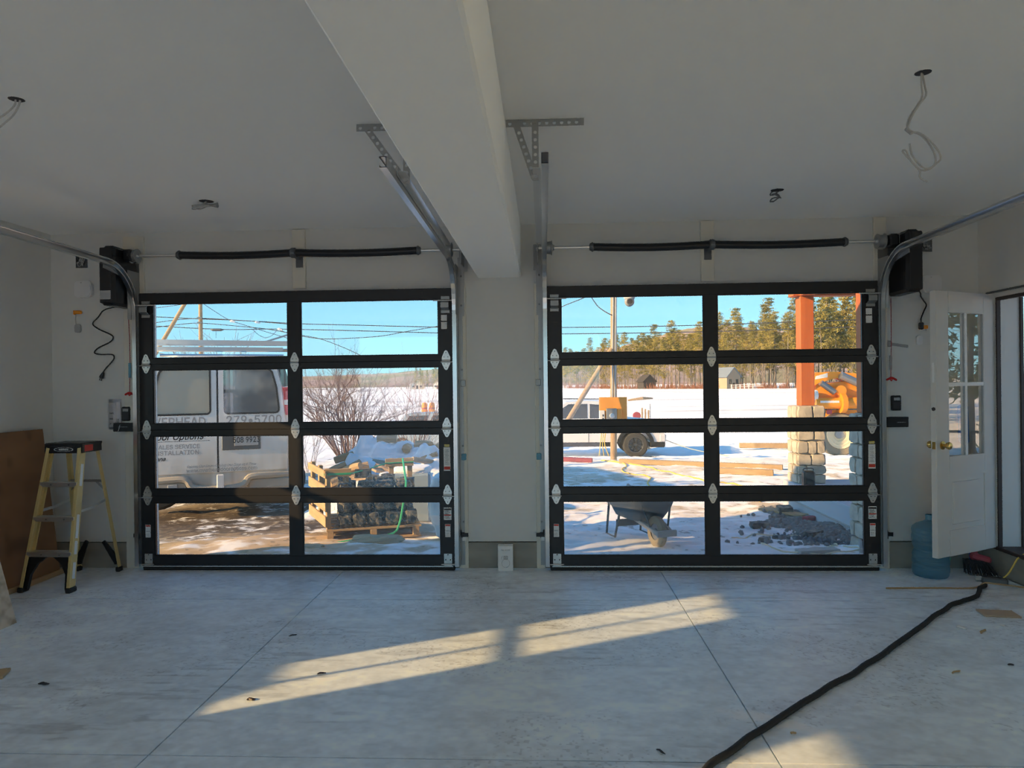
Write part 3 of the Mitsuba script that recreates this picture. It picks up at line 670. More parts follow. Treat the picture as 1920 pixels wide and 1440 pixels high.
# white carton on the floor between the doors
cb = thing('carton', 'small white carton with a printed drawing standing on the floor between the garage doors', 'box', M=mat4((-0.337, 0.028, 0), 0.04))
part(cb, 'body', rbox((0, 0, 0.105), (0.128, 0.085, 0.21), 0.003), 'mat_paper')
ring = [(-0.008 + 0.032 * math.cos(a), -0.0432, 0.062 + 0.032 * math.sin(a)) for a in np.linspace(0.9, 2.24 + 2 * math.pi - 0.9 - 0.35, 24) + 0.0]
part(cb, 'print', cat([tube([(0.002 + 0.034 * math.cos(a), -0.0430, 0.066 + 0.034 * math.sin(a)) for a in np.linspace(0, 2 * math.pi, 25)], 0.0013, 5), tube([(-0.028, -0.043, 0.09), (-0.034, -0.043, 0.12), (-0.024, -0.043, 0.124)], 0.0012, 5, 4)] + [bx(-0.016, 0.020, -0.0434, -0.0424, 0.100 + 0.008 * k, 0.105 + 0.008 * k) for k in range(4)]), 'mat_ink_grey', label='drawing of a light bulb')
part(cb, 'lettering', text_on('rab moni', 0.013, 0, -0.0425, 0.172, True), 'mat_ink_grey')

# ================================================================== STEP LADDER (local: front towards -y, origin on the floor at its middle)
ld = thing('step_ladder', 'yellow fibreglass step ladder with a black top standing in front of the leaning plywood', 'ladder', M=mat4((-3.862, -0.30, 0), -0.03))
H, WB, WT, FY, BY = 1.13, 0.205, 0.142, -0.325, 0.29
def fr(s, z): k = z / H; return np.array([s * (WB + (WT - WB) * k), FY * (1 - k) - 0.085 * k, z])
def bk(s, z): k = z / H; return np.array([s * (WB * 0.93 + (WT * 0.9 - WB * 0.93) * k), BY * (1 - k) + 0.085 * k, z])
def rail(p, q, w, h, hint): return bar(p, q, w, h, 0.003, hint)
for s in (-1, 1):
    r_ = part(ld, 'front_rail', cat([rail(fr(s, 0.03), fr(s, H - 0.03), 0.006, 0.066, (0, 1, 0)), rail(fr(s, 0.03) + [-s * 0.012, -0.031, 0], fr(s, H - 0.03) + [-s * 0.012, -0.031, 0], 0.028, 0.006, (0, 1, 0)), rail(fr(s, 0.03) + [-s * 0.012, 0.031, 0], fr(s, H - 0.03) + [-s * 0.012, 0.031, 0], 0.028, 0.006, (0, 1, 0))]), 'mat_yellow_fiber')
    part(ld, 'foot', rbox(fr(s, 0.02) + [-s * 0.008, 0, 0], (0.045, 0.085, 0.04), 0.008), 'mat_rubber')
    part(ld, 'rear_rail', cat([rail(bk(s, 0.03), bk(s, H - 0.03), 0.005, 0.042, (0, 1, 0)), rail(bk(s, 0.03) + [-s * 0.010, 0.02, 0], bk(s, H - 0.03) + [-s * 0.010, 0.02, 0], 0.024, 0.005, (0, 1, 0))]), 'mat_yellow_fiber')
    part(ld, 'foot', rbox(bk(s, 0.02) + [-s * 0.006, 0, 0], (0.038, 0.06, 0.04), 0.008), 'mat_rubber')
    # black knee brace between the bottom step and the foot
    pl = Polygon([(0.0, 0.02), (0.045, 0.02), (0.055, 0.13), (0.10, 0.21), (0.175, 0.262), (0.175, 0.285), (0.03, 0.285)])
    m = extrude(pl, 0.03, 'xz', -0.015)
    m.vertices[:, 0] = -s * m.vertices[:, 0] if s > 0 else m.vertices[:, 0]
    sh = (FY + (0.085 - 0.085) ) * 0
    m.vertices = m.vertices + [s * (WB - 0.006) , 0, 0]
    m.vertices[:, 1] += FY + (-0.085 - FY) * m.vertices[:, 2] / H
    part(ld, 'knee_brace', m, 'mat_black_plastic')
    pl2 = Polygon([(0.0, 0.06), (0.03, 0.06), (0.12, 0.26), (0.10, 0.275), (0.0, 0.13)])
    m = extrude(pl2, 0.02, 'xz', -0.01)
    if s > 0: m.vertices[:, 0] *= -1
    m.vertices = m.vertices + [s * (WB * 0.93 - 0.006), 0, 0]
    m.vertices[:, 1] += BY + (0.085 - BY) * m.vertices[:, 2] / H
    part(ld, 'rear_brace', m, 'mat_black_plastic')
    # spreader
    p, q = fr(s, 0.60) + [s * 0.006, 0.03, 0], bk(s, 0.64) + [s * 0.004, -0.02, 0]
    mid = (p + q) / 2 + [0, 0, -0.012]
    part(ld, 'spreader', cat([bar(p, mid, 0.003, 0.022), bar(mid, q, 0.003, 0.022), cyl(mid - [0.006, 0, 0], mid + [0.006, 0, 0], 0.012, 10)]), 'mat_alu')
for z in (0.30, 0.565, 0.83):
    a, b = fr(-1, z), fr(1, z)
    part(ld, 'step', cat([rbox((0, a[1], z), (b[0] - a[0] - 0.008, 0.078, 0.006), 0.002), rbox((0, a[1] - 0.036, z - 0.017), (b[0] - a[0] - 0.008, 0.006, 0.036), 0.002)]), 'mat_alu', label='ribbed aluminium step')
    parts(ld, 'rivet', [cyl((x, a[1] - 0.045, z - 0.017), (x, a[1] - 0.038, z - 0.017), 0.005, 6) for x in (-0.06, 0.09)], 'mat_steel_dark')
part(ld, 'cross_bar', cat([bar(bk(-1, 0.80), bk(1, 0.80), 0.02, 0.02), bar(bk(-1, 0.72), bk(-0.6, 0.79), 0.003, 0.018), bar(bk(1, 0.72), bk(0.6, 0.79), 0.003, 0.018)]), 'mat_galv_dull')
top = part(ld, 'top_cap', cat([rbox((0, 0.0, H - 0.002), (0.325, 0.24, 0.022), 0.006), bar((-0.162, -0.118, H - 0.035), (0.162, -0.118, H - 0.035), 0.008, 0.075, 0.002), bar((-0.155, 0.112, H - 0.03), (0.155, 0.112, H - 0.03), 0.008, 0.06, 0.002), bar((0.158, -0.11, H - 0.035), (0.158, 0.11, H - 0.035), 0.008, 0.07, 0.002), bar((-0.158, -0.11, H - 0.035), (-0.158, 0.11, H - 0.035), 0.008, 0.07, 0.002)]), 'mat_black_plastic', label='black moulded top')
pl = Point(0, 0).buffer(1, 10)
m = extrude(pl, 0.001, 'xz', -0.1235); m.vertices = m.vertices * [0.082, 1, 0.018] + [0.0, 0, H - 0.042]
part(top, 'badge', m, 'mat_paper')
part(top, 'badge_field', moved(m, mat4((0, -0.0006, (H - 0.042) * 0.08), s=(0.92, 1, 0.92))), 'mat_ink')
part(top, 'lettering', text_on('WERNER', 0.014, 0, -0.1246, H - 0.049, True), 'mat_paper')
part(top, 'slot', cat([bx(-0.11, -0.05, -0.1228, -0.1215, H - 0.018, H - 0.012), bx(0.04, 0.10, -0.1228, -0.1215, H - 0.018, H - 0.012)]), 'mat_ink')
part(top, 'corner_sticker', bx(0.1622, 0.1632, -0.10, 0.0, H - 0.06, H - 0.01), 'mat_ink_red')
for z0, z1, m_ in ((0.80, 0.97, 'mat_paper'), (0.40, 0.58, 'mat_paper'), (0.28, 0.38, 'mat_paper'), (0.10, 0.22, 'mat_paper')):
    p, q = fr(1, z0) + [0.0036, 0.002, 0], fr(1, z1) + [0.0036, 0.002, 0]
    part(ld, 'label_sticker', bar(p, q, 0.001, 0.03, 0, (0, 1, 0)), m_)

# ================================================================== SHEETS AND SCRAPS
def leaning(name, xb, xt, y0, y1, h, t, m, label):
    """sheet leaning towards -x against the left wall"""
    a = np.array([xb, 0, 0.0]); b = np.array([xt, 0, h])
    d = (b - a) / np.linalg.norm(b - a); n = np.array([d[2], 0, -d[0]])
    c = np.array([(xb + xt) / 2, (y0 + y1) / 2, h / 2]) - n * t / 2
    R = np.stack([n, [0, 1, 0], d], 1)
    return obj(name, rbox(c, (t, y1 - y0, np.linalg.norm(b - a)), 0.002, R), m, label, 'board')
leaning('plywood_sheet', -4.145, -4.285, -2.50, -0.085, 1.235, 0.018, 'mat_ply', 'dark reddish brown plywood sheet leaning on the left wall behind the ladder')
leaning('board_sheet', -3.575, -3.90, -2.70, -1.31, 1.22, 0.015, 'mat_osb', 'pale flaky board sheet leaning at the left edge of the photo')
obj('lumber', bar((-4.122, -2.2, 0.02), (-4.122, 0.03, 0.02), 0.030, 0.038, 0.003), 'mat_wood', 'light lumber strip lying on the floor along the foot of the plywood', 'lumber')
obj('wood_scrap', moved(rbox((0, 0, 0.009), (0.16, 0.12, 0.018), 0.002), mat4((-3.06, -2.17, 0), 0.35)), 'mat_wood', 'small block of wood on the floor at the left edge', 'wood scrap')
obj('wood_scrap', moved(rbox((0, 0, 0.006), (0.22, 0.13, 0.012), 0.002), mat4((3.02, -1.07, 0), -0.15)), 'mat_house_tan', 'flat brown piece of board on the floor at the right edge', 'wood scrap')
for x, y, l, w, a, m, lb in ((-1.233, -2.10, .045, .014, .3, 'mat_ink', 'dark chip on the floor just left of the long sun streak'), (-2.687, -2.26, .06, .02, 0, 'mat_ink', 'dark chip on the floor below the block of wood at left'), (2.624, -1.339, .055, .03, -.5, 'mat_paper', 'white plastic chip on the floor right of the hose'),
                            (2.90, -1.30, .02, .02, 0, 'mat_paper', 'tiny white crumb on the floor near the brown board'), (2.72, -1.40, .10, .018, .8, 'mat_wood', 'curled wood shaving on the floor at right'), (2.20, -2.02, .07, .014, .5, 'mat_wood', 'small wood shaving on the floor at the lower right'), (0.483, -2.87, .05, .012, -.9, 'mat_ink', 'black screw on the floor at the bottom centre'),
                            (1.10, -2.70, .025, .015, .3, 'mat_wood', 'crumb of wood beside the hose'), (-1.49, -2.42, .04, .02, .2, 'mat_dark_brown', 'brown crumb lying on the long sun streak'), (2.55, -1.92, .03, .015, .1, 'mat_ink', 'dark crumb on the floor at lower right'), (-1.60, -1.53, .05, .012, .6, 'mat_ink', 'dark splinter on the floor left of the joint')):
    pts = [(-l / 2, 0, 0.002), (-l / 5, w * .3, 0.006), (l / 5, -w * .2, 0.007), (l / 2, w * .1, 0.003)]
    k = moved(tube(pts, [w * .25, w * .5, w * .5, w * .2], 6, 3), mat4((x, y, 0.002), a, (1, 1, 0.6)))
    k.vertices[:, 2] = np.maximum(k.vertices[:, 2], 0.0005)
    obj('debris_chip', k, m, lb, 'debris')

# ================================================================== THE WHITE ENTRY DOOR (local: hinge at the origin, leaf along +x, room face towards -y)
hx, hy, fx, fy = 3.60, -0.105, 2.935, -0.475
DW = math.hypot(fx - hx, fy - hy); DA = math.atan2(fy - hy, fx - hx)
# leaf runs from the hinge to the free edge; its local +y side faces the camera
d3 = thing('door_3', 'white half-glazed entry door standing open at the right wall', 'door', kind='structure', M=mat4((hx, hy, 0), DA))
Z0, Z1, TH = 0.225, 2.245, 0.045
lx = [0.0, 0.165, 0.345, 0.375, 0.575, DW]; lz = [Z0, 0.99, 1.545, 1.58, 2.09, Z1]
gx0, gx1, gz0, gz1 = 0.155, DW - 0.155, 0.985, 2.085
pz0, pz1 = 0.42, 0.83
leaf = [bx(0, gx0, -TH / 2, TH / 2, Z0, Z1, 0.003), bx(gx1, DW, -TH / 2, TH / 2, Z0, Z1, 0.003), bx(gx0, gx1, -TH / 2, TH / 2, gz1, Z1), bx(gx0, gx1, -TH / 2, TH / 2, Z0, pz0), bx(gx0, gx1, -TH / 2, TH / 2, pz1, gz0),
        bx(gx0, gx1, -TH / 2 + 0.010, TH / 2 - 0.010, pz0, pz1)]
lf = part(d3, 'leaf', cat(leaf), 'mat_door_paint')
mx, mz = (gx0 + gx1) / 2, (gz0 + gz1) / 2 - 0.0
part(d3, 'glazing_bar', cat([bx(mx - 0.014, mx + 0.014, -0.018, 0.018, gz0, gz1), bx(gx0, gx1, -0.018, 0.018, mz - 0.014, mz + 0.014)]), 'mat_white_trim')
for a, b in ((gx0, mx - 0.014), (mx + 0.014, gx1)):
    for c, d in ((gz0, mz - 0.014), (mz + 0.014, gz1)):
        part(d3, 'pane', bx(a, b, -0.001, 0.001, c, d), 'mat_glass')
        part(d3, 'glazing_bead', cat([bx(a, a + 0.006, 0.003, 0.016, c, d), bx(b - 0.006, b, 0.003, 0.016, c, d)]), 'mat_grey_plastic')
part(d3, 'raised_panel', rbox(((gx0 + gx1) / 2, 0, (pz0 + pz1) / 2), (gx1 - gx0 - 0.07, TH - 0.006, pz1 - pz0 - 0.07), 0.012), 'mat_door_paint')
kx, kz = DW - 0.068, 1.075
knob = [(0.032, 0), (0.032, 0.006), (0.012, 0.010), (0.011, 0.028), (0.024, 0.036), (0.029, 0.05), (0.024, 0.062), (0.0, 0.066)]
for s in (-1, 1):
    part(d3, 'knob', lathe([(r, s * (TH / 2 + h)) for r, h in knob], 18, (kx, 0, kz), 'y'), 'mat_brass', smooth=40, label='brass door knob')
part(d3, 'latch_plate', cat([bx(DW - 0.001, DW + 0.002, -0.012, 0.012, kz - 0.028, kz + 0.028)]), 'mat_brass')
part(d3, 'deadbolt_hole', cyl((DW - 0.002, 0, 1.35), (DW + 0.003, 0, 1.35), 0.014, 12), 'mat_ink')
part(d3, 'edge_sticker', bx(DW, DW + 0.001, -0.008, 0.008, 1.55, 1.70), 'mat_paper')
part(d3, 'hinge', cat([cyl((0.0, -TH / 2 - 0.004, z), (0.0, -TH / 2 - 0.004, z + 0.09), 0.007, 8) for z in (0.42, 1.2, 2.0)]), 'mat_steel_dark')

# things behind the door
br = thing('broom', 'dark bristled broom with a red head standing behind the white door', 'broom')
bp = np.array([3.43, -0.135, 0.0])
part(br, 'handle', tube([bp + [0.0, 0, 0.20], (3.53, -0.02, 0.8), (3.585, 0.055, 1.27)], [0.012, 0.012, 0.011], 10), 'mat_grey_plastic', label='grey handle')
part(br, 'head', cat([moved(rbox((0, 0, 0.15), (0.15, 0.05, 0.055), 0.016), mat4(bp, -0.35, ry=0.25)), tube([bp + [0, 0, 0.17], bp + [-0.012, 0.004, 0.27]], [0.024, 0.014], 10)]), 'mat_maroon', label='red head')
bm = []
r = np.random.RandomState(4)
for i in range(16):
    for j in range(5):
        a = np.array([-0.078 + 0.0104 * i, -0.02 + 0.01 * j, 0.13]); e = np.array([a[0] * 1.35 + 0.045 + r.uniform(-.01, .01), a[1] * 1.7 + r.uniform(-.01, .01), 0.004 + 0.012 * abs(r.randn())])
        bm.append(tube([a, (a + e) / 2 + [0, 0, 0.01], e], [0.004, 0.004, 0.002], 4))
part(br, 'bristles', moved(cat(bm), mat4(bp, -0.35)), 'mat_ink', label='dark bristles', kind='stuff')
sc = thing('plastic_shovel', 'blue plastic shovel blade seen through the left panes of the white door', 'shovel')
bl = rounded(0.085, 0.33, 0.03); m = extrude(bl, 0.006, 'xz', 0.0); m.vertices[:, 1] += 6 * m.vertices[:, 0] ** 2
part(sc, 'blade', moved(m, mat4((3.475, 0.065, 1.20), 0.0, rx=-0.04)), 'mat_blue_plastic')
part(sc, 'handle', tube([(3.475, 0.055, 1.05), (3.485, 0.05, 0.5), (3.50, 0.03, 0.0)], 0.011, 8), 'mat_blue_plastic')
part(sc, 'collar', tube([(3.475, 0.055, 1.06), (3.472, 0.05, 0.96)], [0.02, 0.013], 8), 'mat_blue_plastic')

# water jug
jg = thing('water_jug', 'large empty blue water jug on the floor in front of the white door edge', 'water jug', M=mat4((3.085, -0.135, 0), 0.4))
prof = [(0.0, 0.012), (0.09, 0.010), (0.118, 0.004), (0.130, 0.022), (0.135, 0.05)]
for z in np.linspace(0.06, 0.37, 54):
    w = 0.134 - 0.014 * math.exp(-((z - 0.215) / 0.035) ** 2) - 0.004 * (math.cos((z - 0.06) * 2 * math.pi / 0.062) < -0.4)
    prof.append((w, z))
prof += [(0.134, 0.378), (0.128, 0.392), (0.105, 0.412), (0.072, 0.430), (0.042, 0.442), (0.030, 0.45), (0.029, 0.47), (0.031, 0.473), (0.031, 0.482), (0.028, 0.486)]
part(jg, 'bottle', lathe(prof, 48), 'mat_jug', smooth=True)
part(jg, 'neck_ring', lathe([(0.031, 0.449), (0.034, 0.452), (0.034, 0.488), (0.031, 0.491), (0.027, 0.491)], 24), 'mat_blue_tag', smooth=30)
part(jg, 'moulded_mark', cat([moved(text_on('5 GAL', 0.022, 0, -0.136, 0.14, True), mat4(rz=0.6))]), 'mat_green_strap', label='small green printed mark')

# hose, stick, outlet strip, yellow cord
hs = [(0.56, -3.12, 0.016), (0.70, -2.955, 0.016), (0.92, -2.735, 0.016), (1.136, -2.53, 0.017), (1.372, -2.305, 0.016), (1.66, -2.05, 0.016), (1.931, -1.79, 0.016), (2.30, -1.42, 0.016), (2.604, -1.11, 0.016), (2.834, -0.895, 0.016), (2.98, -0.80, 0.016), (3.11, -0.70, 0.016), (3.20, -0.57, 0.018), (3.31, -0.455, 0.018)]
p = smooth_path(hs, 10)
p[:, 0] += 0.004 * np.sin(np.arange(len(p)) * 0.55); p[:, 1] += 0.003 * np.cos(np.arange(len(p)) * 0.71)
obj('hose', tube(p, 0.0155, 10), 'mat_rubber', 'thick black hose snaking across the concrete floor at right', 'hose', smooth=50)
obj('trim_strip', tube([(2.56, -0.500, 0.007), (2.9, -0.492, 0.007), (3.2, -0.494, 0.007), (3.30, -0.462, 0.034), (3.36, -0.47, 0.034), (3.6, -0.49, 0.008)], 0.0065, 6, 6), 'mat_wood', 'long thin pale strip lying on the floor across the end of the hose', 'strip')
os_ = thing('outlet_strip', 'dark outlet box on the floor below the entry door step', 'outlet box', M=mat4((3.455, -0.335, 0), -0.45))
part(os_, 'body', rbox((0, 0, 0.022), (0.17, 0.075, 0.044), 0.010), 'mat_steel_dark')
part(os_, 'socket', cat([cyl((x, 0, 0.043), (x, 0, 0.047), 0.022, 12) for x in (-0.045, 0.03)]), 'mat_ink')
part(os_, 'plug', rbox((-0.10, 0.0, 0.024), (0.05, 0.034, 0.034), 0.006), 'mat_cable_grey')
obj('extension_cord', tube([(3.51, -0.345, 0.035), (3.545, -0.36, 0.08), (3.57, -0.375, 0.14), (3.60, -0.39, 0.205), (3.66, -0.41, 0.248), (3.78, -0.42, 0.250), (3.95, -0.45, 0.245), (4.05, -0.6, 0.20)], 0.0065, 8, 6), 'mat_yellow_cord', 'yellow extension cord running from the outlet box over the door threshold', 'cord')

# ================================================================== CEILING WIRES
def ceiling_hole(name, x, y, r, label, cat_, group=None):
    t = thing(name, label, cat_, group)
    part(t, 'hole', lathe([(0.0, CEIL - 0.0012), (r, CEIL - 0.0012), (r * 1.15, CEIL + 0.0)], 16, (x, y, 0)), 'mat_ink', label='dark hole in the drywall')
    return t
c = ceiling_hole('ceiling_cable', 1.694, -2.70, 0.03, 'two grey cables hanging in loops from the ceiling at right', 'cable')
X0, Y0 = 1.694, -2.70
def cpath(px): return [(X0 + (u - 1730) / 413.0, Y0 + v2, CEIL - (v - 137) / 413.0 * 1.0) for u, v, v2 in px]
part(c, 'cable', tube(cpath([(1727, 137, 0), (1727, 160, 0), (1730, 178, .01), (1722, 195, .02), (1709, 215, .02), (1705, 232, .02), (1712, 243, .01), (1726, 252, 0), (1740, 278, -.02), (1744, 302, -.03), (1738, 313, -.02), (1728, 310, 0), (1714, 286, .02), (1711, 262, .03)]), 0.0042, 8, 6), 'mat_cable_grey')
part(c, 'cable', tube(cpath([(1731, 137, .01), (1735, 160, .01), (1735, 178, .0), (1726, 192, .01), (1713, 212, .01), (1707, 226, .01), (1706, 240, .02), (1722, 247, 0), (1734, 262, -.02), (1748, 283, -.03), (1753, 298, -.03), (1748, 306, -.02), (1738, 314, 0), (1727, 312, .02), (1712, 296, .02), (1698, 280, .02), (1697, 275, .02), (1703, 277, .02), (1711, 295, .02), (1726, 313, .02), (1727, 325, .02), (1733, 331, .02), (1740, 334, .02)]), 0.0042, 8, 6), 'mat_cable_grey')
part(c, 'cable_tie', tube(cpath([(1705, 234, .03), (1711, 246, .01)]), 0.009, 8), 'mat_grey_plastic')
c = ceiling_hole('ceiling_cable', -2.448, -2.71, 0.03, 'two grey cables hanging from the ceiling at the left edge', 'cable')
part(c, 'cable', tube([(-2.452, -2.71, CEIL), (-2.458, -2.71, 2.91), (-2.49, -2.72, 2.87), (-2.54, -2.74, 2.82), (-2.60, -2.75, 2.76)], 0.0042, 8, 6), 'mat_cable_grey')
part(c, 'cable', tube([(-2.438, -2.70, CEIL), (-2.446, -2.70, 2.91), (-2.475, -2.70, 2.865), (-2.53, -2.71, 2.81), (-2.59, -2.72, 2.75)], 0.0042, 8, 6), 'mat_cable_grey')
c = ceiling_hole('ceiling_box', -2.447, -0.87, 0.045, 'coiled cables hanging from a ceiling box above the left garage door', 'cable')
r = np.random.RandomState(3)
for k in range(3):
    th = np.linspace(0, 4 * math.pi, 26)
    q = np.stack([-2.53 + 0.045 * np.cos(th) + 0.006 * th, -0.87 + 0.02 * np.sin(th), 2.905 + 0.014 * np.sin(th + k) - 0.004 * k], 1)
    part(c, 'cable', tube(np.vstack([[(-2.447, -0.87, CEIL)], q]), 0.004, 6), 'mat_cable_grey')
part(c, 'cable', tube([(-2.46, -0.87, 2.92), (-2.41, -0.88, 2.905), (-2.36, -0.88, 2.905)], [0.005, 0.008, 0.02], 8), 'mat_galv_dull')
c = ceiling_hole('ceiling_box', 1.682, -0.81, 0.04, 'small bundle of cables hanging from a ceiling box above the right garage door', 'cable')
for k in range(2):
    th = np.linspace(0, 3 * math.pi, 20)
    part(c, 'cable', tube(np.stack([1.675 + 0.03 * np.cos(th + k) - .01 * k, -0.81 + 0.015 * np.sin(th), 2.93 - 0.07 * th / 9.4 + 0.008 * np.sin(th * 2)], 1), 0.0045, 6), 'mat_steel_dark')

# ================================================================== OUTSIDE: GROUND, LAKE, PORCH
def g(x, y):
    x, y = np.asarray(x, float), np.asarray(y, float)
    z = np.interp(y, [-30, 0.1, 0.35, 3.5, 12, 17, 30, 60], [-0.30, -0.06, -0.06, -0.25, -0.41, -0.86, -1.06, -1.30])
    p = np.stack([x * 1.6, y * 1.6, np.zeros_like(x)], -1)
    k = np.clip((y - 0.35) / 1.0, 0, 1)
    z = z + k * (0.10 * (meshkit.fbm(p, 4, 3) - 0.5) + 0.05 * (meshkit.fbm(p * 4, 3, 9) - 0.5))
    z = z + 0.07 * np.exp(-((x + 3.3) / 0.8) ** 2 - ((y - 1.5) / 0.45) ** 2)
    return z
def gz(x, y): return float(g(np.array([x]), np.array([y]))[0])

xs = np.concatenate([np.linspace(-60, -9, 24)[:-1], np.arange(-9, 9, 0.09), np.linspace(9, 60, 24)])
ys = np.concatenate([np.linspace(-40, 0.21, 16)[:-1], np.arange(0.21, 13, 0.09), np.linspace(13, 42, 60)])
X, Y = np.meshgrid(xs, ys)
v = np.stack([X, Y, g(X, Y)], -1).reshape(-1, 3)
inside = (v[:, 1] < 0.3) & (v[:, 0] > XL - 0.1) & (v[:, 0] < XR + 0.1)
v[inside, 2] = np.minimum(v[inside, 2], -0.13)
nx = len(xs); i = np.arange((len(ys) - 1) * nx).reshape(len(ys) - 1, nx)[:, :-1].ravel()
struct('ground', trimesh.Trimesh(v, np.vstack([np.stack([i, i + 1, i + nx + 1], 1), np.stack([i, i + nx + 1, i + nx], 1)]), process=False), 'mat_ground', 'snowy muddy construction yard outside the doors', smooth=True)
struct('lake', trimesh.Trimesh([(-3000, -3000, -1.12), (3000, -3000, -1.12), (3000, 3000, -1.12), (-3000, 3000, -1.12)], [(0, 1, 2), (0, 2, 3)], process=False), 'mat_lake', 'frozen snow-covered lake')

# hills beyond the lake
def ridge(name, x0, x1, yc, heights, depth, seed, label):
    xs = np.linspace(x0, x1, 160); ys = np.linspace(0, depth, 14)
    X, Y = np.meshgrid(xs, ys)
    H = np.interp(X, np.linspace(x0, x1, len(heights)), heights)
    p = np.stack([X / 45, Y / 45, X * 0], -1); q = np.stack([X / 7, Y / 9, X * 0], -1)
    Z = -1.5 + H * np.sin(np.clip(Y / depth, 0, 1) * math.pi / 2) ** 0.8 * (0.9 + 0.2 * meshkit.fbm(p, 3, seed)) + 5 * (meshkit.fbm(q, 3, seed + 5) - 0.45) * (Y > 0) * (H / 60)
    v = np.stack([X, yc + Y, Z], -1).reshape(-1, 3)
    i = np.arange(13 * 160).reshape(13, 160)[:, :-1].ravel()
    return struct(name, trimesh.Trimesh(v, np.vstack([np.stack([i, i + 1, i + 161], 1), np.stack([i, i + 161, i + 160], 1)]), process=False), 'mat_hill', label, smooth=True)
ridge('hill', -420, 260, 560, [8, 10, 12, 14, 17, 22, 26, 30, 34, 38, 40], 260, 2, 'wooded hillside beyond the lake behind the left garage door')
ridge('hill', -120, 520, 780, [26, 30, 38, 48, 60, 76, 84, 76, 64, 58, 50], 300, 8, 'blue brown ridge beyond the pines behind the right garage door')

# raised porch: foundation, stone piers, timber posts
po = thing('porch_base', 'raised pale concrete porch base between the two stone piers', 'porch base')
part(po, 'slab', bx(3.47, 7.5, 1.56, 4.45, -0.35, 0.13, 0.01), 'mat_foundation')
part(po, 'ledger', bx(3.44, 3.475, 1.56, 4.40, -0.10, -0.09), 'mat_barrow_wood')
part(po, 'ground_board', bar((3.30, 1.60, -0.10), (3.02, 0.95, -0.10), 0.03, 0.14, 0.004), 'mat_barrow_wood', label='short form board')
def stone_pier(x0, x1, y0, y1, z0, z1, seed, mat, label):
    t = thing('stone_pier', label, 'stone pier')
    part(t, 'core', bx(x0 + 0.04, x1 - 0.04, y0 + 0.04, y1 - 0.04, z0, z1), 'mat_mortar')
    r = np.random.RandomState(seed); z = z0; n = 0
    while z < z1 - 0.03:
        h = min(r.uniform(0.11, 0.19), z1 - z)
        if z1 - z - h < 0.06: h = z1 - z
        for side in range(4):
            a, b = (x0, x1) if side % 2 == 0 else (y0, y1)
            u = a
            while u < b - 0.02:
                w = min(r.uniform(0.12, 0.24), b - u)
                if b - u - w < 0.07: w = b - u
                n += 1
                m = rock((w - 0.003, 0.085, h - 0.003), seed * 100 + n, 1, 0.22, 0.5)
                mid = u + w / 2
                if side == 0: M = mat4((mid, y0 + 0.025, z + h / 2))
                elif side == 1: M = mat4((x0 + 0.025, mid, z + h / 2), math.pi / 2)
                elif side == 2: M = mat4((mid, y1 - 0.025, z + h / 2))
                else: M = mat4((x1 - 0.025, mid, z + h / 2), math.pi / 2)
                part(t, 'stone', moved(m, M), mat)
                u += w
        z += h
    return t
stone_pier(3.53, 3.91, 4.03, 4.40, 0.13, 1.215, 5, 'mat_stone', 'sunlit square stone pier under the nearer-to-centre cedar post')
stone_pier(3.18, 3.72, 1.20, 1.55, -0.22, 1.235, 6, 'mat_stone', 'shaded stone pier at the right edge of the right garage door')
tp = thing('timber_post', 'reddish cedar post on the sunlit stone pier', 'timber post')
part(tp, 'post', bx(3.62, 3.81, 4.12, 4.305, 1.215, 2.76, 0.008), 'mat_cedar')
tp = thing('timber_post', 'reddish cedar post at the right edge of the right garage door', 'timber post')
part(tp, 'post', bx(3.235, 3.425, 1.32, 1.505, 1.235, 2.76, 0.008), 'mat_cedar')
obj('timber_beam', bx(3.52, 7.4, 4.115, 4.31, 2.76, 3.02, 0.008), 'mat_cedar', 'cedar beam lying across the top of the sunlit cedar post', 'timber beam')
obj('timber_beam', bar((3.71, 4.11, 2.88), (3.37, 1.30, 2.88), 0.19, 0.24, 0.008), 'mat_cedar', 'cedar beam running back from the sunlit post towards the building', 'timber beam')
obj('added_porch_roof', bx(3.25, 8.2, -2.6, 4.7, 3.03, 3.13), 'mat_cedar', 'unseen flat roof added over the cedar beams to shade the entry door', 'roof')  # roof added above the view to keep skylight off the entry door
obj('deck', cat([bx(XR + 0.32, 8.0, -1.6, 1.1, -0.1, 0.16)]), 'mat_dark_brown', 'dark deck boards outside the white entry door', 'deck')
rl = thing('deck_railing', 'thin dark railing outside the white entry door', 'railing')
for k in range(5): part(rl, 'baluster', bx(5.0, 5.03, -1.4 + 0.55 * k, -1.37 + 0.55 * k, 0.16, 1.05), 'mat_wire')
for z in (0.55, 0.8, 1.05): part(rl, 'rail', bx(4.995, 5.035, -1.5, 1.1, z - 0.012, z + 0.012), 'mat_wire')
bp = np.array((5.359, 2.2, 1.027)); 
ob = thing('construction_barrel', 'orange construction barrel seen through the open entry door', 'barrel')
b0 = np.array([6.05, 2.2, gz(6.05, 2.2)])
part(ob, 'body', lathe([(0.0, 0), (0.30, 0), (0.29, 0.3), (0.26, 0.32), (0.25, 0.62), (0.22, 0.64), (0.21, 0.95), (0.05, 1.0), (0, 1.0)], 20, b0), 'mat_orange', smooth=30)
for z in (0.34, 0.66): part(ob, 'band', lathe([(0.265 - 0.06 * (z > .5), z), (0.262 - 0.06 * (z > .5), z + 0.12)], 20, b0 + [0, 0, 0]), 'mat_paper')

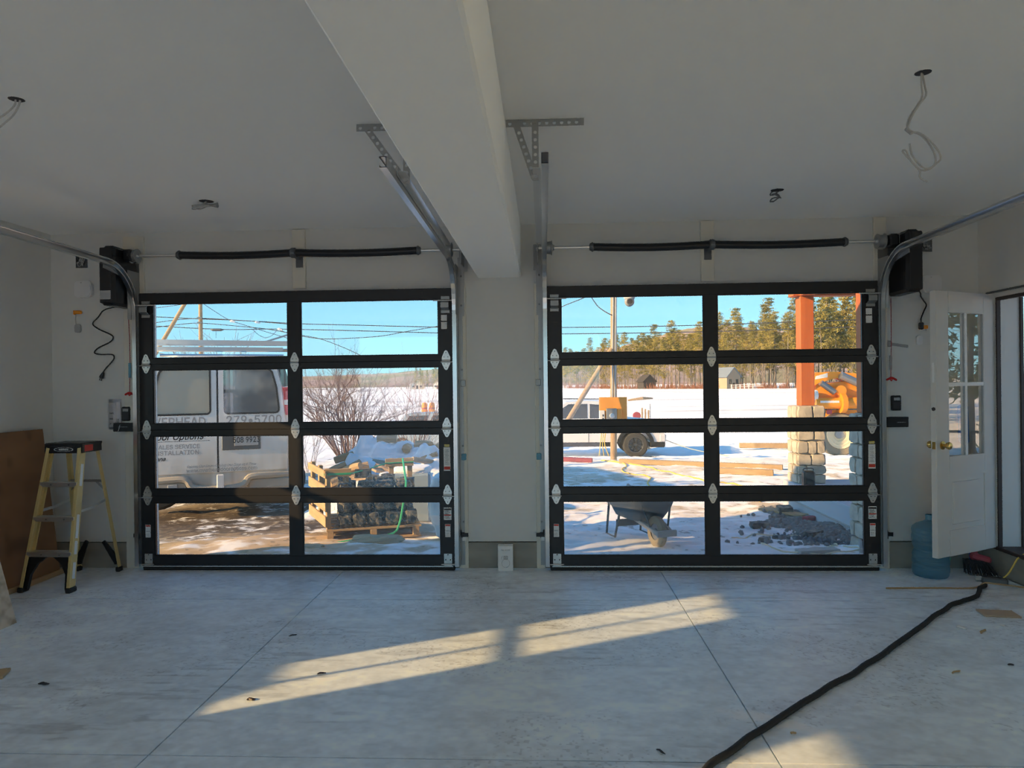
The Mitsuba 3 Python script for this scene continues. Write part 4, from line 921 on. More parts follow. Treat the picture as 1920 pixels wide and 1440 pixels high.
# gravel along the porch base
r = np.random.RandomState(12)
gm = []
unit = trimesh.creation.icosahedron()
for k in range(1500):
    y = r.uniform(1.5, 4.3); w = 0.25 + 0.75 * (4.4 - y) / 3.0
    x = 3.46 - abs(r.normal(0, 0.5)) * w
    if x < 1.9 or (x > 3.12 and y < 1.62): continue
    s = r.uniform(0.018, 0.045)
    m = unit.copy(); m.vertices = m.vertices * s * r.uniform(0.6, 1.2, 3) * (1 + 0.25 * (r.rand(12, 1) - 0.5)); m.vertices = m.vertices @ trimesh.transformations.random_rotation_matrix(r.rand(3))[:3, :3].T + [x, y, gz(x, y) + s * 0.3]
    gm.append(m)
obj('gravel', cat(gm), 'mat_gravel', 'grey crushed gravel along the porch base', 'gravel', kind='stuff')
for k, (x, y, s, lb) in enumerate([(2.55, 2.55, (0.22, 0.14, 0.09), 'loose flat stone on the ground left of the gravel'), (2.95, 1.95, (0.24, 0.12, 0.07), 'loose stone lying on the gravel near the shaded pier'), (3.25, 3.75, (0.26, 0.2, 0.13), 'stone block standing at the far end of the porch base'), (2.35, 1.75, (0.10, 0.08, 0.06), 'small stone on the snow in front of the gravel'), (2.62, 2.0, (0.2, 0.1, 0.05), 'thin stone slab half on the snow near the cord')]):
    obj('loose_stone', moved(rock(s, 70 + k, 1, 0.2, 0.2), mat4((x, y, gz(x, y) + s[2] * 0.35), k * 0.7)), 'mat_dark_stone', lb, 'stone')
fb = thing('footing_board', 'pale board and brick at the far foot of the porch base', 'board')
part(fb, 'plank', bar((3.02, 4.0, gz(3.02, 4.0) + 0.03), (3.42, 3.45, gz(3.4, 3.45) + 0.03), 0.16, 0.03, 0.004), 'mat_wood')
part(fb, 'brick', moved(rbox((0, 0, 0.05), (0.18, 0.09, 0.07), 0.004), mat4((3.4, 3.25, gz(3.4, 3.25)), 0.5)), 'mat_maroon')
lx_ = thing('work_light', 'dark lantern-like box standing on the porch edge below the sunlit pier', 'work light')
part(lx_, 'body', rbox((3.56, 3.72, 0.24), (0.15, 0.12, 0.22), 0.02), 'mat_black_plastic')
part(lx_, 'handle', tube([(3.50, 3.72, 0.34), (3.50, 3.72, 0.38), (3.62, 3.72, 0.38), (3.62, 3.72, 0.34)], 0.008, 6, 4), 'mat_steel_dark')
def on_ground(pts, dz=0.012): return [(x, y, gz(x, y) + dz) for x, y in smooth_path([(a, b, 0) for a, b in pts], 8)[:, :2]]
obj('yard_cord', tube(on_ground([(2.05, 1.9), (2.4, 2.1), (2.75, 2.05), (2.95, 1.75), (3.0, 1.45), (2.8, 1.25), (2.6, 1.05)]), 0.008, 6), 'mat_cream', 'pale yellow cord looping over the snow below the gravel', 'cord')
obj('yard_cord', tube(on_ground([(3.0, 1.3), (3.1, 1.12), (2.95, 1.0), (2.7, 0.95), (2.4, 1.05), (2.2, 1.3), (2.3, 1.55)]), 0.008, 6), 'mat_cream', 'pale cord coiled at the foot of the shaded stone pier', 'cord')
obj('scrap_board', bar((2.45, 1.02, gz(2.45, 1.02) + 0.02), (2.85, 1.08, gz(2.85, 1.08) + 0.02), 0.12, 0.03, 0.003), 'mat_barrow_wood', 'grey board lying on the snow just outside the right garage door', 'board')

# ------------------------------------------------------------------ wheelbarrow (local: +x forwards to the wheel)
wb = thing('wheelbarrow', 'dark wheelbarrow standing in the shaded snow outside the right garage door', 'wheelbarrow', M=mat4((1.15, 1.36, gz(1.15, 1.36) - 0.01), math.atan2(-0.93, 0.36), 0.85))
part(wb, 'tyre', lathe([(0.10, -0.035), (0.15, -0.045), (0.185, -0.03), (0.19, 0), (0.185, 0.03), (0.15, 0.045), (0.10, 0.035)], 24, (0.0, 0, 0.19), 'y'), 'mat_tyre_dusty', smooth=40)
part(wb, 'rim', lathe([(0.0, -0.03), (0.03, -0.05), (0.04, -0.02), (0.10, -0.025), (0.10, 0.025), (0.04, 0.02), (0.03, 0.05), (0, 0.03)], 20, (0, 0, 0.19), 'y'), 'mat_galv_dull')
for s in (-1, 1):
    part(wb, 'handle', bar((0.20, s * 0.09, 0.20), (-1.30, s * 0.30, 0.56), 0.042, 0.048, 0.006), 'mat_barrow_wood')
    part(wb, 'leg', tube([(-0.52, s * 0.22, 0.40), (-0.62, s * 0.25, 0.02), (-0.86, s * 0.25, 0.02), (-0.80, s * 0.24, 0.44)], 0.015, 8), 'mat_barrow')
    part(wb, 'tray_brace', bar((0.05, s * 0.12, 0.26), (-0.02, s * 0.2, 0.52), 0.022, 0.012), 'mat_barrow')
part(wb, 'front_guard', bar((0.225, -0.13, 0.21), (0.225, 0.13, 0.21), 0.035, 0.075, 0.006), 'mat_barrow_wood')
part(wb, 'cross_brace', cat([bar((-0.60, -0.24, 0.20), (-0.60, 0.24, 0.20), 0.012, 0.09)]), 'mat_barrow')
def ring(w, l, x, z): return np.stack([x + l * np.array([math.copysign(abs(math.cos(a)) ** 0.5, math.cos(a)) for a in np.linspace(0, 2 * math.pi, 28, endpoint=False)]), w * np.array([math.copysign(abs(math.sin(a)) ** 0.5, math.sin(a)) for a in np.linspace(0, 2 * math.pi, 28, endpoint=False)]), np.full(28, z)], 1)
rings = [ring(0.17, 0.24, -0.45, 0.29), ring(0.22, 0.32, -0.45, 0.30), ring(0.29, 0.42, -0.43, 0.45), ring(0.325, 0.47, -0.42, 0.585), ring(0.34, 0.49, -0.42, 0.59), ring(0.32, 0.465, -0.42, 0.58), ring(0.28, 0.41, -0.43, 0.46), ring(0.21, 0.31, -0.45, 0.315)]
v = np.vstack(rings); f = []
for a in range(len(rings) - 1):
    for k in range(28):
        k2 = (k + 1) % 28; f += [[a * 28 + k, a * 28 + k2, a * 28 + 28 + k2], [a * 28 + k, a * 28 + 28 + k2, a * 28 + 28 + k]]
for base, flip in ((0, 1), ((len(rings) - 1) * 28, 0)):
    c = len(v); v = np.vstack([v, v[base:base + 28].mean(0)])
    f += [[c, base + (k + 1) % 28, base + k] if flip else [c, base + k, base + (k + 1) % 28] for k in range(28)]
part(wb, 'tray', trimesh.Trimesh(v, f, process=False), 'mat_barrow', smooth=40, label='dark grey tray')

# ------------------------------------------------------------------ pallet of building stones (local: front along +x, depth +y)
pz = gz(-1.95, 1.9) + 0.01
pa = thing('stone_pallet', 'wooden pallet crate stacked with dark building stones under chicken wire outside the left garage door', 'pallet', M=mat4((-2.385, 1.68, pz), 0.29))
for x in (0.03, 0.5, 0.97): part(pa, 'stringer', bx(x - 0.035, x + 0.035, 0, 1.0, 0.022, 0.112, 0.003), 'mat_wood')
for k in range(6): part(pa, 'deck_board', bx(-0.01, 1.03, 0.0 + k * 0.178, 0.11 + k * 0.178, 0.113, 0.135, 0.002), 'mat_wood')
for k in range(3): part(pa, 'base_board', bx(-0.01, 1.03, 0.0 + k * 0.44, 0.11 + k * 0.44, 0.0, 0.021, 0.002), 'mat_wood')
r = np.random.RandomState(21); n = 0
for row in range(3):
    for d in range(4):
        x = 0.10
        while x < 0.98:
            w = min(r.uniform(0.16, 0.26), 1.0 - x)
            if w < 0.1: break
            h = 0.165
            top_gap = row == 2 and (0.18 < x < 0.30 or x > 0.78)
            if not top_gap:
                n += 1
                part(pa, 'stone', moved(rock((w - 0.006, 0.20, h - 0.004), 300 + n, 2 if d == 0 else 1, 0.26, 0.8), mat4((x + w / 2, 0.12 + d * 0.225 + r.uniform(-.015, .015), 0.137 + row * 0.166 + h / 2), r.uniform(-.05, .05))), 'mat_dark_stone')
            x += w
part(pa, 'stone', moved(rock((0.20, 0.05, 0.11), 401, 1, 0.2, 0.1), mat4((0.40, 0.30, 0.705), 0.1)), 'mat_dark_stone', label='flat grey slab standing on top of the stack')
# left crate side (a little askew) and right back frame
SK = mat4(rz=0.22)
for y in (0.02, 0.42, 0.86): part(pa, 'crate_post', moved(bx(0.0, 0.045, y, y + 0.075, 0.136, 0.80, 0.004), SK), 'mat_wood')
for z in (0.70,): part(pa, 'crate_rail', moved(bx(-0.022, 0.0, -0.02, 0.98, z, z + 0.085, 0.003), SK), 'mat_wood')
for k in range(3): part(pa, 'crate_slat', moved(bx(-0.022, -0.002, 0.0, 0.96, 0.16 + 0.17 * k, 0.28 + 0.17 * k, 0.003), SK), 'mat_wood')
part(pa, 'crate_rail', bx(-0.03, 0.26, 0.0, 0.022, 0.715, 0.80, 0.003), 'mat_wood')
part(pa, 'crate_post', bx(0.17, 0.235, 0.022, 0.06, 0.64, 0.80, 0.003), 'mat_wood')
for x in (0.735, 0.965): part(pa, 'crate_post', bx(x, x + 0.06, 0.90, 0.94, 0.136, 0.80, 0.004), 'mat_wood')
part(pa, 'crate_rail', bx(0.69, 1.04, 0.875, 0.90, 0.70, 0.80, 0.004), 'mat_wood', label='short light board across the right frame')
hx_ = []
a = 0.034
for row in range(12):
    for c in range(14):
        x = 0.08 + c * a * 1.732 + (row % 2) * a * 0.866; z = 0.15 + row * a * 1.5
        if x > 0.98: continue
        if (x * 7 + z * 3) % 1.0 > 0.86: continue
        y = 0.006 - 0.004 * math.sin(9 * x)
        for q in ((0.866, 0.5), (0, 1), (-0.866, 0.5)):
            b0 = (x, y, z); 
            hx_.append(tube([(x + (0 if q[0] == 0 else 0), y, z), (x + a * q[0] * (1 if q[0] else 0), y, z + (a * q[1] if q[0] == 0 else -a * 0.5))], 0.0016, 3, caps=False))
part(pa, 'chicken_wire', cat(hx_), 'mat_galv', kind='stuff', label='hexagonal chicken wire')
part(pa, 'strap', cat([bar((-0.03, -0.004, 0.745), (0.26, -0.004, 0.745), 0.002, 0.022), tube([(0.26, 0.0, 0.745), (0.45, 0.4, 0.735), (0.70, 0.872, 0.745), (1.04, 0.872, 0.75)], 0.007, 6)]), 'mat_green_strap', label='green strap along the crate tops')
part(pa, 'strap', tube([(0.90, 0.80, 0.80), (0.88, 0.3, 0.66), (0.86, -0.012, 0.60), (0.83, -0.014, 0.40), (0.78, -0.02, 0.16), (0.70, -0.08, 0.07), (0.45, -0.14, 0.06), (0.1, -0.18, 0.03), (-0.2, -0.12, 0.02)], 0.012, 6, 5), 'mat_green_strap', label='green strap hanging over the front')

def lump(c, s, seed, sub=4, amp=0.14, freq=2.2, flat=0.0):
    m = trimesh.creation.icosphere(subdivisions=sub)
    v = m.vertices.copy()
    v = v / np.maximum(np.abs(v).max(1, keepdims=True), 1e-9) ** 0.45
    d = meshkit.fbm(m.vertices * freq + seed, 4, seed)
    v = v * (1 + amp * 2 * (d[:, None] - 0.5))
    m.vertices = v / np.abs(v).max(0) * np.asarray(s, float) / 2 + c
    return m
obj('tarp_scrap', lump((-1.80, 1.50, pz + 0.05), (0.62, 0.22, 0.16), 5, 4, 0.3, 3.0), 'mat_tarp_tan', 'crumpled tan paper on the snow in front of the pallet', 'paper', smooth=True)
obj('tarp_scrap', lump((-2.45, 1.32, pz + 0.02), (0.35, 0.18, 0.10), 6, 4, 0.3, 3.0), 'mat_tarp_tan', 'small crumpled tan paper at the left foot of the pallet', 'paper', smooth=True)
obj('covered_stack', lump((-0.80, 1.95, gz(-0.8, 1.9) + 0.36), (1.04, 0.95, 0.84), 8, 5, 0.10, 2.0), 'mat_tarp', 'white plastic covered stack right of the stone pallet', 'covered stack', smooth=True)
gs = thing('wrapped_stack', 'blue grey wrapped stack with snow on top behind the pallet', 'covered stack')
q = np.array([-1.80, 3.55])
part(gs, 'wrap', moved(rbox((0, 0, 0.33), (0.50, 0.55, 0.66), 0.03), mat4((q[0], q[1], gz(*q) - 0.02), 0.15)), 'mat_grey_wrap')
part(gs, 'snow_cap', lump((q[0], q[1], gz(*q) + 0.66), (0.54, 0.58, 0.13), 3, 4, 0.15, 1.5), 'mat_snow', smooth=True)

# ------------------------------------------------------------------ snow piles with firewood and boards
def snow_pile(x0, x1, y0, y1, bumps, seed, label):
    n = 70
    X, Y = np.meshgrid(np.linspace(x0, x1, n), np.linspace(y0, y1, n))
    e = np.minimum(np.minimum(X - x0, x1 - X) / (0.22 * (x1 - x0)), np.minimum(Y - y0, y1 - Y) / (0.22 * (y1 - y0))).clip(0, 1)
    Z = sum(h * np.exp(-((X - cx) / sx) ** 2 - ((Y - cy) / sy) ** 2) for cx, cy, h, sx, sy in bumps)
    Z = Z * (0.45 + 1.05 * meshkit.fbm(np.stack([X * 2.1, Y * 2.1, X * 0], -1), 4, seed)) + 0.10 * meshkit.fbm(np.stack([X * 6, Y * 6, X * 0], -1), 3, seed)
    Z = g(X, Y) - 0.05 + Z * e ** 0.7
    v = np.stack([X, Y, Z], -1).reshape(-1, 3)
    i = np.arange((n - 1) * n).reshape(n - 1, n)[:, :-1].ravel()
    m = trimesh.Trimesh(v, np.vstack([np.stack([i, i + 1, i + n + 1], 1), np.stack([i, i + n + 1, i + n], 1)]), process=False)
    obj('snow_pile', m, 'mat_snow', label, 'snow pile', smooth=True)
    def top(x, y): 
        ix, iy = int(np.clip((x - x0) / (x1 - x0) * (n - 1), 0, n - 1)), int(np.clip((y - y0) / (y1 - y0) * (n - 1), 0, n - 1))
        return float(Z[iy, ix])
    return top
top1 = snow_pile(-3.6, -0.65, 2.95, 6.8, [(-3.0, 4.5, 0.62, 0.45, 0.6), (-2.3, 4.2, 0.50, 0.5, 0.5), (-2.5, 5.3, 0.62, 0.7, 0.6), (-1.7, 4.9, 0.66, 0.5, 0.7), (-1.1, 5.2, 0.40, 0.4, 0.7)], 4, 'snow pile with blue shadows right behind the stone pallet')
top2 = snow_pile(-4.7, -0.4, 7.0, 11.5, [(-4.0, 8.9, 0.62, 0.8, 0.8), (-3.1, 8.6, 0.50, 0.8, 0.8), (-2.0, 8.4, 0.45, 0.9, 0.8), (-0.9, 9.2, 0.3, 0.8, 0.8)], 9, 'farther snow pile below the large bare bush')
r = np.random.RandomState(31)
def log(x, y, z, l, rad, a, tilt, m, lb, cat_='firewood log', grp=None):
    t = obj('firewood', moved(tube([(-l / 2, 0, 0), (0, 0, rad * 0.1), (l / 2, 0, 0)], [rad, rad * 1.05, rad * 0.92], 8), mat4((x, y, z), a, 1.0, 0, tilt)), m, lb, cat_, grp)
grp = 'split firewood on the snow piles'
for k in range(16):
    x, y = r.normal(-2.98, 0.13), r.normal(4.35, 0.22); log(x, y, top1(x, y) + 0.04 + 0.05 * (k % 3), 0.30, 0.055, r.uniform(0, 3.1), r.uniform(-.5, .5), 'mat_wood', 'split tan firewood log in the heap at the left of the snow pile', grp=grp)
grp2 = 'dark logs on top of the snow pile'
for k in range(10):
    x, y = r.normal(-2.15, 0.25), r.normal(4.6, 0.2); log(x, y, top1(x, y) + 0.035, r.uniform(0.25, 0.6), 0.04, r.uniform(-.6, .8), r.uniform(-.4, .4), 'mat_bark', 'brown log half buried on top of the snow pile', grp=grp2)
for k, (x, y, w, a, lb) in enumerate([(-2.75, 3.75, 0.24, 0.5, 'tan board end standing in the snow pile'), (-2.5, 5.0, 0.6, 0.3, 'long grey brown board on the snow pile'), (-2.35, 4.3, 0.4, 0.9, 'grey board leaning over the snow pile')]):
    obj('snow_board', moved(rbox((0, 0, 0), (w, 0.12, 0.035), 0.004), mat4((x, y, top1(x, y) + 0.07), a, 1, 0.6 - k * 0.2, 0.2)), 'mat_wood' if k == 0 else 'mat_bark', lb, 'board')
for k, (x, y, s, lb) in enumerate([(-2.8, 5.2, (0.75, 0.4, 0.26), 'tan mound of soil showing through the snow pile'), (-2.3, 5.5, (0.5, 0.3, 0.2), 'smaller tan soil lump on the snow pile')]):
    obj('soil_mound', lump((x, y, top1(x, y) + 0.02), s, 40 + k, 4, 0.2, 2.5), 'mat_tarp_tan', lb, 'soil', smooth=True)
for k in range(9):
    x, y = -3.9 + 0.36 * k + r.uniform(-.1, .1), 8.2 + r.uniform(-.3, .3); log(x, y, top2(x, y) + 0.05, 0.4, 0.09, r.uniform(0, 3), 0, 'mat_wood', 'cut log end on the farther snow pile', grp='cut logs on the farther snow pile')
obj('tarp_scrap', lump((-1.75, 8.0, top2(-1.75, 8.0) + 0.06), (0.55, 0.25, 0.32), 77, 4, 0.2, 2), 'mat_maroon', 'dark red tarp showing at the right of the farther snow pile', 'tarp', smooth=True)

obj('covered_stack', lump((-6.25, -4.28, 0.72), (1.1, 0.78, 2.05), 18, 5, 0.12, 2.2), 'mat_tarp', 'unseen covered lump added outside the left wall windows to cut the sun patch', 'covered stack', smooth=True)  # out of view, added to block part of the sun through the window

# ================================================================== VEHICLES AND MACHINES
def wheel(parent, c, R, w, axis_rim, tyre='mat_tyre', spokes=0, rim='mat_alu', face=-1):
    """axis along local y; face: -1 = outer side towards -y"""
    k = part(parent, 'wheel', lathe([(R * 0.60, -w / 2), (R * 0.88, -w / 2), (R, -w * 0.32), (R, w * 0.32), (R * 0.88, w / 2), (R * 0.60, w / 2)], 28, c, 'y'), tyre, smooth=40, label='dark tyre' if tyre == 'mat_tyre' else None)
    f = face
    part(k, 'rim', lathe([(0.0, f * w * 0.20), (R * 0.18, f * w * 0.24), (R * 0.2, f * w * 0.12), (R * 0.5, f * w * 0.16), (R * 0.56, f * w * 0.42), (R * 0.61, f * w * 0.45), (R * 0.61, -f * w * 0.4)], 24, c, 'y'), rim, smooth=40)
    if spokes:
        c = np.asarray(c, float)
        for q in range(spokes):
            a = q * 2 * math.pi / spokes
            d = np.array([math.cos(a), 0, math.sin(a)])
            part(k, 'spoke', bar(c + d * R * 0.12 + [0, f * w * 0.30, 0], c + d * R * 0.56 + [0, f * w * 0.40, 0], R * 0.10, 0.02), 'mat_black_plastic')
    return k

# ------------------------------------------------------------------ white van seen from behind (local: x right, y forwards, z up, origin at rear centre on the ground)
VG = -0.19
vc = np.array((-4.43, 3.42, 1.032))
VM = mat4((vc[0], vc[1], VG), 0.40)
vn = thing('van', 'dirty white work van with rear lettering parked outside the left garage door', 'van', M=VM)
def vsec(y, k=1.0, top=2.15):
    hw = 1.0 * k
    return np.array([(-hw * 0.96, y, 0.40), (-hw, y, 0.62), (-hw, y, 1.15), (-hw * 0.97, y, 1.42), (-hw * 0.90, y, 1.78), (-hw * 0.84, y, 1.96), (-hw * 0.72, y, top - 0.03), (-hw * 0.4, y, top), (hw * 0.4, y, top), (hw * 0.72, y, top - 0.03), (hw * 0.84, y, 1.96), (hw * 0.90, y, 1.78), (hw * 0.97, y, 1.42), (hw, y, 1.15), (hw, y, 0.62), (hw * 0.96, y, 0.40)])
secs = [vsec(0.06, 0.965), vsec(0.14), vsec(3.7), vsec(4.2, 0.98, 2.02)]
def vhood(y, z): s_ = vsec(y, 0.95); s_[:, 2] = np.minimum(s_[:, 2], z); return s_
secs += [vhood(4.75, 1.42), vhood(5.5, 1.12)]
v = np.vstack(secs); f = []; n = 16
for a in range(len(secs) - 1):
    for k in range(n):
        k2 = (k + 1) % n; f += [[a * n + k, a * n + n + k2, a * n + k2], [a * n + k, a * n + n + k, a * n + n + k2]]
for b in (0, (len(secs) - 1) * n):
    f += [[b, b + k, b + k + 1] for k in range(1, n - 1)]
part(vn, 'body', trimesh.Trimesh(v, f, process=False), 'mat_van', smooth=30)
def on_rear(poly, y0, d): return extrude(poly, d, 'xz', y0)
for s in (-1, 1):
    out = [(s * 0.012, 0.60), (s * 0.90, 0.60), (s * 0.90, 1.15), (s * 0.865, 1.42), (s * 0.825, 1.80), (s * 0.775, 2.00), (s * 0.69, 2.075), (s * 0.012, 2.095)]
    dp = Polygon(out)
    wn = Polygon([(s * 0.10, 1.405), (s * 0.79, 1.405), (s * 0.755, 1.75), (s * 0.70, 1.96), (s * 0.66, 2.0), (s * 0.10, 2.01)]).buffer(-0.04).buffer(0.05)
    d = part(vn, 'rear_door', on_rear(dp.difference(wn), 0.036, 0.03), 'mat_van')
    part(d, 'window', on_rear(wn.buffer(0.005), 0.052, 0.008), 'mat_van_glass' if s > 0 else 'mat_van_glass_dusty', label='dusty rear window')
    part(d, 'window_seal', on_rear(wn.buffer(0.012).difference(wn.buffer(-0.012)), 0.030, 0.024), 'mat_rubber')
    part(d, 'hinge', cat([rbox((s * 0.985, 0.05, z), (0.05, 0.06, 0.13), 0.012) for z in ((1.66,) if s < 0 else (1.66,))]), 'mat_white_plastic')
    tl_ = Polygon([(s * 0.975, 1.42), (s * 1.01, 1.42), (s * 0.965, 1.78), (s * 0.885, 1.80)])
    q = part(vn, 'tail_light', cat([extrude(Polygon([(s * 0.885, 1.36), (s * 1.008, 1.36), (s * 0.965, 1.75), (s * 0.845, 1.75)]), 0.07, 'xz', 0.025)]), 'mat_tail_red', label='red tail light')
    part(q, 'reverse_lens', extrude(Polygon([(s * 0.868, 1.50), (s * 0.992, 1.50), (s * 0.984, 1.57), (s * 0.860, 1.57)]), 0.012, 'xz', 0.015), 'mat_white_plastic')
    part(vn, 'corner_glass', extrude(Polygon([(s * 0.843, 1.76), (s * 0.955, 1.76), (s * 0.875, 2.04), (s * 0.79, 2.04)]), 0.06, 'xz', 0.032), 'mat_dark_glass')
part(vn, 'door_gap', bx(-0.011, 0.011, 0.05, 0.06, 0.60, 2.03), 'mat_ink')
lp = part(vn, 'plate_recess', rbox((0.30, 0.032, 1.02), (0.50, 0.02, 0.25), 0.008), 'mat_steel_dark')
pl_ = part(lp, 'licence_plate', rbox((0.365, 0.018, 1.03), (0.31, 0.012, 0.16), 0.004), 'mat_grey_plastic')
part(lp, 'plate_digits', text_on('508 9923', 0.075, 0.365, 0.0115, 0.995, True, squeeze=0.72), 'mat_ink')
part(vn, 'bumper', cat([tube([(-1.0, 0.05, 0.50), (-0.62, 0.0, 0.53), (-0.40, -0.02, 0.52), (-0.27, -0.03, 0.40), (0.27, -0.03, 0.40), (0.40, -0.02, 0.52), (0.62, 0.0, 0.53), (1.0, 0.05, 0.52)], 0.045, 8, 4), rbox((-0.68, 0.05, 0.42), (0.62, 0.12, 0.17), 0.03), rbox((0.68, 0.05, 0.42), (0.62, 0.12, 0.17), 0.03), rbox((0, 0.06, 0.33), (0.8, 0.12, 0.10), 0.02)]), 'mat_van_dirt', smooth=30, label='dirty step bumper')
part(vn, 'hitch_post', rbox((0.03, -0.07, 0.46), (0.09, 0.05, 0.24), 0.012), 'mat_white_plastic')
part(vn, 'hitch_plate', rbox((-0.56, -0.02, 0.42), (0.12, 0.03, 0.10), 0.008), 'mat_grey_plastic')
part(vn, 'lettering', cat([text_on('OVERHEAD', 0.115, -0.52, 0.0345, 1.24, True, squeeze=0.88), text_on('279\u20225700', 0.115, 0.47, 0.0345, 1.245, True, squeeze=0.92)]), 'mat_ink_grey', label='bold grey lettering')
part(vn, 'script', cat([text_on('Door Options', 0.085, -0.50, 0.0345, 1.06, True, 0.3, squeeze=0.9), bx(-0.88, -0.10, 0.0338, 0.0345, 1.035, 1.040)]), 'mat_ink')
part(vn, 'small_lettering', cat([text_on('SALES SERVICE', 0.055, -0.50, 0.0345, 0.94, True, squeeze=0.95), text_on('INSTALLATION', 0.055, -0.52, 0.0345, 0.86, True, squeeze=1.0), text_on('www.overheaddooroptions.com', 0.05, 0.05, 0.0345, 0.615, True, squeeze=0.86), text_on('Raising Our Sales Raising One Door At A Time', 0.036, 0.05, 0.0345, 0.675, False, 0.3, squeeze=0.82)]), 'mat_ink_grey')
part(vn, 'model_script', text_on('Savana', 0.05, -0.76, 0.0345, 0.785, True, 0.35), 'mat_ink')
for (x, y) in ((-0.84, 0.95), (0.84, 0.95), (-0.84, 4.3), (0.84, 4.3)): wheel(vn, (x, y, 0.36), 0.36, 0.24, 0, face=1)
part(vn, 'underbody', bx(-0.85, 0.85, 0.2, 4.8, 0.30, 0.42), 'mat_steel_dark')
rk = part(vn, 'ladder_rack', cat([tube([(-0.95, y, 1.98), (-0.95, y, 2.28), (0.95, y, 2.28), (0.95, y, 1.98)], 0.025, 8) for y in (0.35, 2.3)]), 'mat_galv', label='steel ladder rack')
part(rk, 'roof_ladder', cat([bar((-0.9, 0.15, 2.38), (0.98, -0.05, 2.36), 0.03, 0.06), bar((-0.9, 0.65, 2.38), (1.05, 0.45, 2.38), 0.03, 0.06)] + [bar((-0.7 + 0.32 * k, 0.14 - 0.03 * k, 2.38), (-0.68 + 0.32 * k, 0.64 - 0.03 * k, 2.38), 0.025, 0.025) for k in range(6)]), 'mat_alu', label='ladder on the roof rack')
part(rk, 'second_ladder', cat([bar((-0.9, 0.20, 2.29), (0.86, 0.05, 2.28), 0.03, 0.05), bar((0.55, 0.1, 2.36), (1.0, 0.2, 2.52), 0.03, 0.025), bar((0.9, 0.1, 2.36), (1.06, 0.2, 2.42), 0.03, 0.025)]), 'mat_alu')

# ------------------------------------------------------------------ white pickup seen from the side (local: x forwards, y away, origin under the front axle, near side at y = 0)
TG = -0.86
tm = np.array((2.926, 16.6, -0.722))
tk = thing('pickup', 'white pickup with black wheels parked by the utility post', 'truck', M=mat4((tm[0], tm[1], TG), 0.0))
side = Polygon([(-4.3, 0.62), (-4.35, 1.0), (-4.3, 1.22), (-2.55, 1.24), (-2.45, 1.62), (-2.2, 1.80), (-1.5, 1.84), (-0.95, 1.80), (-0.45, 1.26), (0.55, 1.16), (0.88, 1.04), (0.93, 0.62), (0.80, 0.50), (0.52, 0.5)] + [(0.52 * math.cos(a), 0.40 + 0.50 * math.sin(a)) for a in np.linspace(0.2, math.pi - 0.2, 12)] + [(-0.6, 0.46), (-2.9, 0.46)] + [(-3.45 + 0.52 * math.cos(a), 0.40 + 0.5 * math.sin(a)) for a in np.linspace(0.2, math.pi - 0.2, 12)])
part(tk, 'body', extrude(side.buffer(0), 1.86, 'xz', 0.02), 'mat_truck_white')
part(tk, 'fender_flare', cat([extrude(Polygon([(xc + R_ * math.cos(a), 0.40 + R_ * math.sin(a)) for R_, rev in ((0.60, 0), (0.49, 1)) for a in (np.linspace(0.1, math.pi - 0.1, 14) if not rev else np.linspace(math.pi - 0.1, 0.1, 14))]), 0.06, 'xz', -0.03) for xc in (0.0, -3.45)]), 'mat_black_plastic')
wl = [Polygon([(-0.62, 1.27), (-1.08, 1.70), (-1.45, 1.73), (-1.45, 1.27)]), Polygon([(-1.53, 1.27), (-1.53, 1.735), (-2.12, 1.73), (-2.36, 1.58), (-2.42, 1.27)])]
for w_ in wl: part(tk, 'side_window', extrude(w_, 0.02, 'xz', 0.005), 'mat_dark_glass')
part(tk, 'rocker', bx(-2.9, -0.6, 0.0, 0.10, 0.36, 0.50), 'mat_black_plastic')
part(tk, 'bumper', cat([rbox((0.86, 0.95, 0.62), (0.22, 1.9, 0.26), 0.04)]), 'mat_truck_white')
part(tk, 'chin', rbox((0.70, 0.95, 0.42), (0.5, 1.85, 0.2), 0.04), 'mat_black_plastic')
part(tk, 'headlight', rbox((0.80, 0.12, 0.95), (0.22, 0.24, 0.20), 0.03), 'mat_grey_plastic')
part(tk, 'grille', rbox((0.92, 0.95, 0.90), (0.06, 1.3, 0.30), 0.02), 'mat_black_plastic')
part(tk, 'fog_light', rbox((0.90, 0.14, 0.66), (0.16, 0.2, 0.14), 0.02), 'mat_ink')
part(tk, 'roof_rack', cat([bar((-2.3, 0.25, 1.90), (-1.0, 0.25, 1.88), 0.03, 0.03)]), 'mat_black_plastic')
part(tk, 'mirror', rbox((-0.72, -0.10, 1.30), (0.12, 0.2, 0.14), 0.03), 'mat_truck_white')
for xc in (0.0, -3.45):
    for y, fc in ((0.12, -1), (1.76, 1)): wheel(tk, (xc, y, 0.41), 0.41, 0.27, 0, spokes=10 if fc < 0 else 0, rim='mat_steel_dark', face=fc)
part(tk, 'tow_strap', tube([(0.95, 0.3, 0.55), (1.8, 0.1, 0.25), (2.9, -0.4, 0.06)], 0.012, 5, 4), 'mat_cream')
part(tk, 'door_line', cat([bx(-1.50, -1.485, 0.012, 0.02, 0.5, 1.25), bx(-0.56, -0.545, 0.012, 0.02, 0.9, 1.25), bx(-2.47, -2.455, 0.012, 0.02, 0.5, 1.25)]), 'mat_ink')

